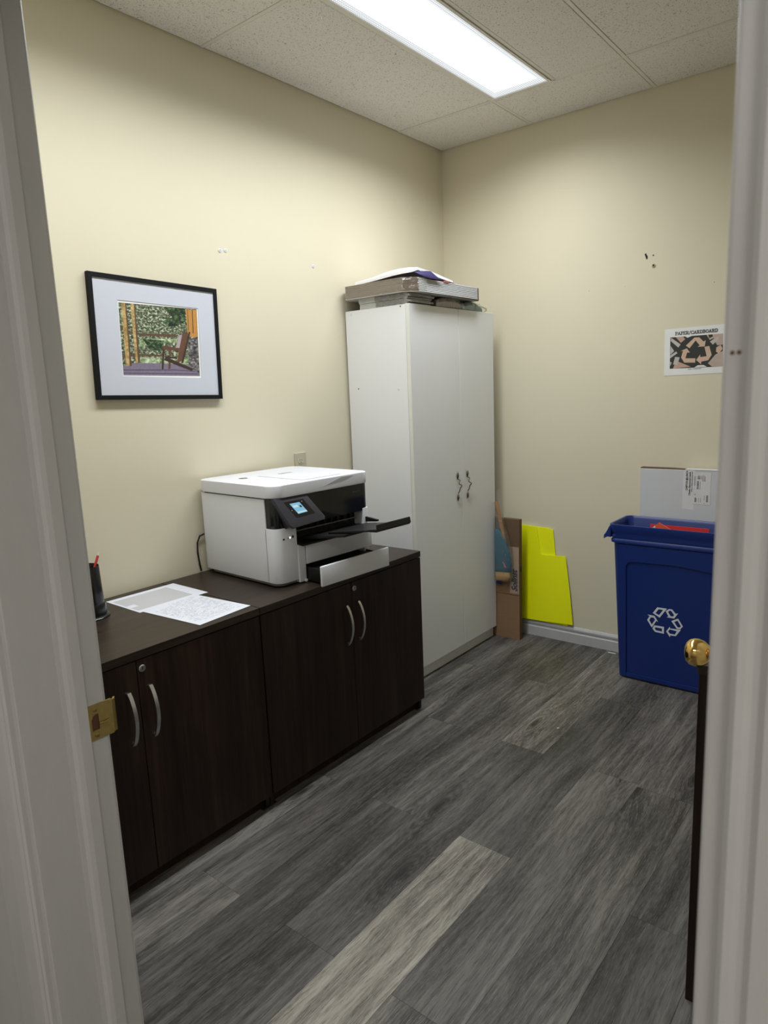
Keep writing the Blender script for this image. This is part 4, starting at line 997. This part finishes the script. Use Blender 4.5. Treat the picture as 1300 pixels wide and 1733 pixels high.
for x, z0, z1 in ((1.408, 0.839, 0.860), (1.411, 0.838, 0.861), (1.414, 0.839, 0.857), (1.404, 0.873, 0.876), (1.409, 0.872, 0.877)): box(b, x, x+0.002, YL-0.0001, YL, z0, z1)
link('label_print', b, 'ink', lab)['kind'] = 'stuff'

# ---- blue recycling bin
t = thing('recycling_bin', 'tall blue plastic recycling bin with white arrows logo', 'bin', (1.395, -0.222, 0))
bxc, byc = 1.395, -0.215
def bring(z, inset=0.0):
    """rounded rectangular ring at height z, tapering towards the floor"""
    s = z/0.757
    x0 = 1.150 + (1.118-1.150)*s + inset; x1 = 1.640 + (1.672-1.640)*s - inset
    y0 = -0.300 + (-0.330+0.300)*s + inset; y1 = -0.118 + (-0.096+0.118)*s - inset
    return x0, x1, y0, y1
def loft(b, rings, mi=0):
    V = [[b.verts.new((p[0], p[1], z)) for p in pts] for pts, z in rings]
    for r0, r1 in zip(V, V[1:]):
        n = len(r0)
        for k in range(n): b.faces.new((r0[k], r0[(k+1) % n], r1[(k+1) % n], r1[k])).material_index = mi
    return V
def rr(z, inset=0.0, r=0.03):
    x0, x1, y0, y1 = bring(z, inset); return rrect(x0, x1, y0, y1, r, 6)
b = nb()
V = loft(b, [(rr(0.0, 0.006), 0.0), (rr(0.004, 0.0), 0.004), (rr(0.2), 0.2), (rr(0.45), 0.45), (rr(0.668), 0.668), (rr(0.668, -0.010), 0.671), (rr(0.68, -0.011), 0.682), (rr(0.69, -0.006), 0.690), (rr(0.70, -0.009), 0.700), (rr(0.71, -0.006), 0.711), (rr(0.722, -0.010), 0.722), (rr(0.745, -0.013), 0.748), (rr(0.757, -0.012), 0.757), (rr(0.757, -0.004), 0.757), (rr(0.745, 0.003), 0.745), (rr(0.4, 0.005), 0.40), (rr(0.012, 0.006), 0.012)])
b.faces.new(V[0][::-1]); b.faces.new(V[-1])
body = link('bin_body', b, 'bin_blue', t, True)
def front_y(z): return bring(z)[2]
# raised border around the recessed front panel
def slope(pts, d0, d1, name, mats, parent, hole=None):
    b = nb()
    if hole is None: prism(b, pts, 0.0, 1.0, 'y')
    else: ring_prism(b, pts, hole, 0.0, 1.0, 'y')
    for v in b.verts: v.co.y = front_y(v.co.z) - (d0 + (d1-d0)*v.co.y)
    return link(name, b, mats, parent)
outer = [(1.176, 0.010), (1.616, 0.010), (1.628, 0.665), (1.150, 0.665)]
inner = [(1.192, 0.028)] + [(1.600, 0.028), (1.603, 0.560), (1.596, 0.572), (1.580, 0.578), (1.40, 0.592), (1.215, 0.586), (1.196, 0.578), (1.188, 0.562)]
slope(outer, -0.002, 0.0065, 'panel_border', 'bin_blue', t, inner)
for o_, i_ in BIN_LOGO:
    w = slope(o_, 0.0003, 0.0009, 'recycling_arrow', 'logo_white', t, i_)
# handle lips at both ends
for s, xe in ((-1, 1.112), (1, 1.678)):
    b = nb(); prism(b, [(xe-s*0.006, 0.753), (xe+s*0.004, 0.746), (xe+s*0.010, 0.726), (xe+s*0.018, 0.712), (xe+s*0.028, 0.704), (xe+s*0.030, 0.686), (xe+s*0.026, 0.686), (xe+s*0.020, 0.697), (xe-s*0.004, 0.694)], -0.336, -0.095, 'y', 0, 0.002); link('handle_lip', b, 'bin_blue', t)
# red and coral folders thrown in the bin
b = nb(); box(b, 1.245, 1.505, -0.003, 0.003, 0.0, 0.285, mtx=Matrix.Translation((0, -0.190, 0.455)) @ Matrix.Rotation(R(-4), 4, 'X'))
tag(link('red_folder', b, 'folder_red', loc=(1.375, -0.19, 0.455)), 'dark red folder standing in the blue bin', 'folder')
b = nb(); c_ = nb(); prism(c_, [(0, 0), (0.23, -0.02), (0.225, 0.235), (0.070, 0.318), (0.03, 0.285), (0.0, 0.25)], -0.003, 0.003, 'y'); merge(b, c_, Matrix.Translation((1.235, -0.222, 0.446)) @ Matrix.Rotation(R(3), 4, 'X'))
fo = tag(link('coral_folder', b, 'folder_coral', loc=(1.35, -0.222, 0.430)), 'coral red folder with a bent corner in the blue bin', 'folder')
b = nb(); prism(b, [(1.262, 0.716), (1.292, 0.752), (1.302, 0.700), (1.262, 0.690)], -0.2560, -0.2545, 'y'); tag(link('paper_sheet', b, 'paper_white', loc=(1.275, -0.255, 0.69)), 'corner of a white sheet in front of the coral folder in the bin', 'paper')

# ---- fluorescent yellow boards propped on the baseboard
def board(label, pts, lean0, lean1, th):
    b = nb(); prism(b, pts, 0.0, 1.0, 'y')
    for v in b.verts:
        s = (v.co.z-0.088)/0.55; v.co.y = lean0 + (lean1-lean0)*s - th*v.co.y
    return tag(link('yellow_board', b, 'neon_yellow', loc=(0.62, lean0, 0.089)), label, 'board', 'fluorescent yellow boards')
board('taller rear fluorescent yellow board against the far wall', [(0.470, 0.0905), (0.765, 0.0905), (0.690, 0.482), (0.6755, 0.6265), (0.640, 0.632), (0.470, 0.637)], -0.007, -0.0045, 0.0035)
b1 = board('notched front fluorescent yellow board leaning on the far wall', [(0.488, 0.0910), (0.640, 0.0970), (0.7975, 0.1060), (0.7760, 0.310), (0.7520, 0.486), (0.700, 0.4835), (0.620, 0.4795), (0.6070, 0.485), (0.601, 0.510), (0.592, 0.560), (0.5815, 0.6352), (0.488, 0.6385)], -0.0165, -0.0125, 0.004)

# ---- tall cardboard carton beside the white cabinet
t = thing('cardboard_carton', 'tall narrow brown cardboard carton beside the white cabinet', 'box', (0.45, -0.115, 0))
b = nb(); box(b, 0.36, 0.535, -0.1300, -0.1010, 0.0, 0.690, 0.001, 1); link('carton_body', b, 'cardboard_dark', t)
b = nb(); box(b, 0.37, 0.5345, -0.1330, -0.1305, 0.0, 0.268, 0.0006, 1); link('front_panel', b, 'cardboard', t)
b = nb(); box(b, 0.37, 0.5355, -0.1360, -0.1335, 0.262, 0.536, 0.0006, 1); fp2 = link('printed_panel', b, 'cardboard', t)
b = nb(); box(b, 0.4780, 0.5345, -0.1367, -0.1361, 0.270, 0.534); lb2 = link('paper_label', b, 'cardboard_light', fp2)
b = nb(); tb = text_bm('Solinst', 0.046, 0.0022, 0.28); w = text_width(tb)
merge(b, tb, frame_matrix((0.5215, -0.1369, 0.283), (0, 0, 1), (-1, 0, 0)) @ Matrix.Diagonal((0.128/w, 1, 1, 1))); box(b, 0.5255, 0.5275, -0.1371, -0.1368, 0.270, 0.400)
link('label_lettering', b, 'ink', lb2)
b = nb(); box(b, 0.5352, 0.5358, -0.122, -0.110, 0.395, 0.425); link('hand_hole', b, 'black_hole', t)

# ---- clear plastic bag holding a teal cloth, a tan roll and a wooden handle, tucked behind the cabinet
t = thing('plastic_bag', 'clear plastic bag holding teal cloth beside the white cabinet', 'bag', (0.43, -0.16, 0.32))
ZB = -0.158
def blob(name, outline, yc, th, mat, parent, film=False):
    """rounded, puffed body from a (x,z) outline"""
    b = nb(); n = len(outline); cxm = sum(p[0] for p in outline)/n; czm = sum(p[1] for p in outline)/n
    prev = None; rows = []
    for k, (s, d) in enumerate(((1.0, 0.0), (0.93, 0.55), (0.75, 0.85), (0.4, 1.0))):
        rows.append([b.verts.new((cxm+(p[0]-cxm)*s, yc - th*d, czm+(p[1]-czm)*s)) for p in outline])
    back = [[b.verts.new((cxm+(p[0]-cxm)*s, yc + th*0.5*d, czm+(p[1]-czm)*s)) for p in outline] for s, d in ((0.93, 0.55), (0.6, 1.0))]
    seq = [back[1], back[0]] + rows
    for r0, r1 in zip(seq, seq[1:]):
        for i in range(n): b.faces.new((r0[i], r0[(i+1) % n], r1[(i+1) % n], r1[i]))
    b.faces.new(seq[0]); b.faces.new(seq[-1][::-1])
    return link(name, b, mat, parent, True)
blob('teal_cloth', [(0.398, 0.385), (0.450, 0.388), (0.500, 0.400), (0.503, 0.440), (0.490, 0.510), (0.466, 0.565), (0.445, 0.605), (0.420, 0.634), (0.398, 0.630)], -0.158, 0.012, 'teal_fabric', t)['label'] = 'teal cloth in the bag'
blob('tan_roll', [(0.398, 0.338), (0.470, 0.340), (0.492, 0.350), (0.499, 0.372), (0.492, 0.392), (0.440, 0.392), (0.398, 0.386)], -0.158, 0.016, 'tan_roll', t)
b = nb(); tube(b, [(0.407, -0.156, 0.785), (0.424, -0.152, 0.71), (0.446, -0.152, 0.61), (0.462, -0.152, 0.535)], [0.009, 0.011, 0.010, 0.006], 10); link('wooden_handle', b, 'orange_wood', t, True)
b = nb(); prism(b, [(0.4530, 0.451), (0.4585, 0.453), (0.4740, 0.424), (0.4680, 0.421)], -0.1735, -0.1715, 'y'); link('pink_tag', b, 'pink_tag', t)
blob('blue_scrap', [(0.400, 0.318), (0.430, 0.316), (0.439, 0.326), (0.430, 0.336), (0.400, 0.337)], -0.150, 0.006, 'blue_scrap', t)
blob('clear_film', [(0.3965, 0.330), (0.475, 0.334), (0.500, 0.348), (0.508, 0.385), (0.508, 0.46), (0.500, 0.54), (0.478, 0.62), (0.450, 0.70), (0.436, 0.765), (0.428, 0.82), (0.423, 0.862), (0.412, 0.852), (0.403, 0.79), (0.3965, 0.70)], -0.1535, 0.026, 'clear_film', t)

# ---- things on top of the white cabinet
ZT = HW + 0.0015
def pack(label, x0, x1, y0, y1, z0, z1):
    t = thing('sleeve_pack', label, 'pack', ((x0+x1)/2, (y0+y1)/2, z0), 0, 'white packs under the flattened boxes')
    n = 5; h = (z1-z0)/n
    for i in range(n):
        j = random.uniform(-0.002, 0.002)
        b = nb(); box(b, x0+0.002+j, x1-0.012+j, y0+0.003, y1-0.004, z0+i*h+0.0003, z0+(i+1)*h-0.0004, 0.0008, 1); link('sleeve', b, 'sleeve_white', t)
    # crumpled grey shrink film around the front end
    b = nb(); xs = x0+(x1-x0)*0.34; N = 16
    rows = []
    for i in range(N+1):
        u = i/N; xx = xs + (x1-xs)*u
        def q(y, z, a): return b.verts.new((xx + 0.002*math.sin(9*u+a*3), y + 0.0018*math.sin(23*u+a), z + 0.0012*math.sin(31*u+a*2)))
        pin = 0.75*max(0, u-0.82)/0.18
        zm = (z0+z1)/2
        rows.append([q(y0, z0+0.002+(zm-z0-0.004)*pin, 0), q(y0, z1-0.001-(z1-zm-0.002)*pin, 1), q(y1, z1-0.001-(z1-zm-0.002)*pin, 2), q(y1, z0+0.002+(zm-z0-0.004)*pin, 3)])
    for r0, r1 in zip(rows, rows[1:]):
        for k in range(4): b.faces.new((r0[k], r0[(k+1) % 4], r1[(k+1) % 4], r1[k]))
    b.faces.new(rows[0]); b.faces.new(rows[-1][::-1])
    link('shrink_film', b, 'film_grey', t)
    return t
pack('lower white sleeve pack in grey film on the white cabinet', 0.100, 0.392, -0.882, -0.690, ZT, ZT+0.0235)
pack('upper white sleeve pack in grey film under the flattened boxes', 0.096, 0.395, -0.886, -0.688, ZT+0.0242, ZT+0.0475)

# bundle of flattened boxes: kraft flutes on one side, white folded edges in front, shrink-wrapped
t = thing('flattened_boxes', 'shrink-wrapped bundle of flattened corrugated boxes on the white cabinet', 'boxes', (0.22, -0.6, ZT+0.048))
zb, zt_ = ZT+0.0495, ZT+0.1075
bx0, bx1, by0, by1, ch = 0.018, 0.425, -0.905, -0.300, 0.052
n = 9; h = (zt_-zb)/n
for i in range(n):
    z0 = zb+i*h; z1 = z0+h-0.0016
    e = 0.003*math.sin(i*1.7)
    oc = [(bx0+0.02, by0), (bx1-ch, by0+e*0.4), (bx1, by0+ch), (bx1+e*0.3, by1-0.045), (bx1-0.022, by1), (bx0, by1), (bx0, by0+0.03)]
    b = nb(); prism(b, oc, z0, z1, 'z')
    b.faces.ensure_lookup_table()
    o = link('flattened_box', b, ['corrugated', 'sheet_white'], t)
    b = nb(); box(b, bx1-0.02, bx1+0.0018, by0+ch+0.002, by1-0.050, z0+0.0006, z0+0.0042, 0.0008, 1); link('folded_edge', b, 'mailer_white', o)
b = nb(); prism(b, [(bx0+0.02, by0-0.002), (bx1-ch, by0-0.002), (bx1+0.002, by0+ch), (bx1-0.022, by1), (bx0, by1), (bx0, by0+0.03)], zb-0.0015, zb-0.0001, 'z'); link('bottom_cover', b, 'cover_white', t)
b = nb(); prism(b, [(bx0+0.02, by0-0.002), (bx1-ch, by0-0.002), (bx1+0.002, by0+ch), (bx1-0.022, by1), (bx0, by1), (bx0, by0+0.03)], zt_, zt_+0.0012, 'z'); link('top_cover', b, 'cardboard_light', t)
b = nb(); g_ = 0.004
oc = [(bx0+0.02, by0-g_), (bx1-ch+0.002, by0-g_), (bx1+g_, by0+ch), (bx1+g_, by0+ch+0.06), (bx0, by0+ch+0.06), (bx0-0.002, by0+0.03)]
V = [[b.verts.new((p[0]+random.uniform(-.001, .001), p[1]+random.uniform(-.001, .001), z)) for p in oc] for z in (zb-0.002, zb+0.03, zt_+0.003)]
for r0, r1 in zip(V, V[1:]):
    for k in (0, 1, 2): b.faces.new((r0[k], r0[k+1], r1[k+1], r1[k]))
link('shrink_film', b, 'clear_film', t)

# white mailer with a blue printed flap on top of the bundle
t = thing('poly_mailer', 'white plastic mailer with blue flap lying on the flattened boxes', 'mailer', (0.25, -0.7, zt_))
def sheet3(name, rows, th, mat, parent):
    b = nb(); T = [[b.verts.new(p) for p in r] for r in rows]; Bm = [[b.verts.new((p[0], p[1], p[2]-th)) for p in r] for r in rows]
    nr, nc = len(rows), len(rows[0])
    for i in range(nr-1):
        for j in range(nc-1):
            b.faces.new((T[i][j], T[i][j+1], T[i+1][j+1], T[i+1][j])); b.faces.new((Bm[i][j], Bm[i+1][j], Bm[i+1][j+1], Bm[i][j+1]))
    for i in range(nr-1):
        for j in (0, nc-1): b.faces.new((T[i][j], T[i+1][j], Bm[i+1][j], Bm[i][j]))
    for j in range(nc-1):
        for i in (0, nr-1): b.faces.new((T[i][j], Bm[i][j], Bm[i][j+1], T[i][j+1]))
    return link(name, b, mat, parent, True)
z = zt_+0.0015
rows = []
for i in range(7):
    u = i/6; x = 0.075 + u*0.335
    y0 = -0.875 + 0.008*math.sin(5*u); y1 = -0.50 - 0.05*u
    lift = 0.026 + 0.020*math.sin(math.pi*min(1, u*0.9)) + 0.014*u
    rows.append([(x, y0, z+0.0135+0.5*lift*(0.3+u*0.5)), (x, y0+0.05, z+lift), (x, (y0+y1)/2, z+lift*0.8), (x, y1, z+0.0135)])
sheet3('mailer_body', rows, 0.012, 'mailer_white', t)
sheet3('blue_flap', [[(0.405, -0.868, z+0.026), (0.408, -0.80, z+0.036), (0.412, -0.735, z+0.038)], [(0.424, -0.858, z+0.018), (0.432, -0.79, z+0.014), (0.433, -0.705, z+0.010)], [(0.428, -0.850, z+0.012), (0.436, -0.79, z+0.003), (0.436, -0.665, z+0.003)]], 0.002, 'mailer_blue', t)
sheet3('white_edge', [[(0.402, -0.745, z+0.041), (0.420, -0.70, z+0.018), (0.424, -0.62, z+0.008), (0.415, -0.52, z+0.002)], [(0.36, -0.73, z+0.040), (0.37, -0.68, z+0.030), (0.37, -0.60, z+0.020), (0.37, -0.50, z+0.004)]], 0.002, 'mailer_white', t)
b = nb(); box(b, 0.4265, 0.4300, -0.655, -0.610, z-0.004, z+0.003, 0.001, 1); link('red_stripe', b, 'mailer_red', t)

# brown and green bundles in crinkled clear film
def crinkle(label, name, cat, x0, x1, y0, y1, z0, z1, mat, n=10):
    t = thing(name, label, cat, ((x0+x1)/2, (y0+y1)/2, z0))
    rng = random.Random(hash(name) % 97 if False else len(name))
    b = nb(); rows = []
    for i in range(n+1):
        u = i/n; y = y0 + (y1-y0)*u; s = math.sin(math.pi*min(max(u, 0.06), 0.94))**0.35
        zc = z0; hh = (z1-z0)*s
        rows.append([b.verts.new((x0, y, zc)), b.verts.new((x1-0.01*rng.random(), y+0.004*rng.uniform(-1, 1), zc)), b.verts.new((x1+0.004*rng.uniform(-1, 1), y, zc+hh*0.55)), b.verts.new((x1-0.012, y, zc+hh)), b.verts.new((x0, y, zc+hh))])
    for r0, r1 in zip(rows, rows[1:]):
        for k in range(5): b.faces.new((r0[k], r0[(k+1) % 5], r1[(k+1) % 5], r1[k]))
    b.faces.new(rows[0]); b.faces.new(rows[-1][::-1]); link('contents', b, mat, t, True)
    b = nb(); rows = []
    for i in range(n*2+1):
        u = i/(n*2); y = y0-0.006 + (y1-y0+0.02)*u; s = math.sin(math.pi*min(max(u, 0.08), 0.92))**0.35
        hh = (z1-z0+0.0012)*s; j = lambda: rng.uniform(-0.003, 0.003)
        rows.append([b.verts.new((x1+0.006+j(), y, z0+0.0006)), b.verts.new((x1+0.009+j(), y+j(), z0+hh*0.5)), b.verts.new((x1+0.002+j(), y+j(), z0+hh*0.93)), b.verts.new((x1-0.03, y, z0+hh))])
    for r0, r1 in zip(rows, rows[1:]):
        for k in range(3): b.faces.new((r0[k], r0[k+1], r1[k+1], r1[k]))
    link('clear_film', b, 'clear_film', t)
    return t
crinkle('brown bundle in crinkled clear film on the white cabinet', 'wrapped_bundle', 'bundle', 0.20, 0.398, -0.680, -0.455, ZT, ZT+0.047, 'bundle_brown')
crinkle('dark green bundle in clear film at the cabinet end', 'green_bundle', 'bundle', 0.20, 0.392, -0.435, -0.245, ZT, ZT+0.043, 'bundle_green')
b = nb(); tube(b, [(0.36, -0.262, ZT+0.030), (0.375, -0.225, ZT+0.027), (0.378, -0.185, ZT+0.020), (0.37, -0.172, ZT+0.012)], 0.0035, 8); tube(b, [(0.37, -0.172, ZT+0.012), (0.35, -0.17, ZT+0.0036), (0.30, -0.175, ZT+0.0036)], 0.0035, 8)
tag(link('rope_end', b, 'corner_tan', loc=(0.36, -0.2, ZT)), 'short tan cord end beside the green bundle on the cabinet', 'cord')

# ---- scraps on the floor
b = nb(); c_ = nb(); box(c_, -0.019, 0.019, -0.004, 0.004, 0.0002, 0.0018); merge(b, c_, Matrix.Translation((1.025, -0.040, 0)) @ Matrix.Rotation(R(6), 4, 'Z'))
tag(link('paper_scrap', b, 'paper_white', loc=(1.025, -0.04, 0)), 'tiny white paper slip on the floor by the blue bin', 'scrap')
b = nb(); c_ = nb(); box(c_, -0.005, 0.005, -0.002, 0.002, 0.0002, 0.0016); merge(b, c_, Matrix.Translation((1.135, -0.945, 0)) @ Matrix.Rotation(R(50), 4, 'Z'))
tag(link('paper_scrap', b, 'paper_white', loc=(1.135, -0.945, 0)), 'minute white speck of paper on the open floor', 'scrap')
bpy.context.view_layer.update()
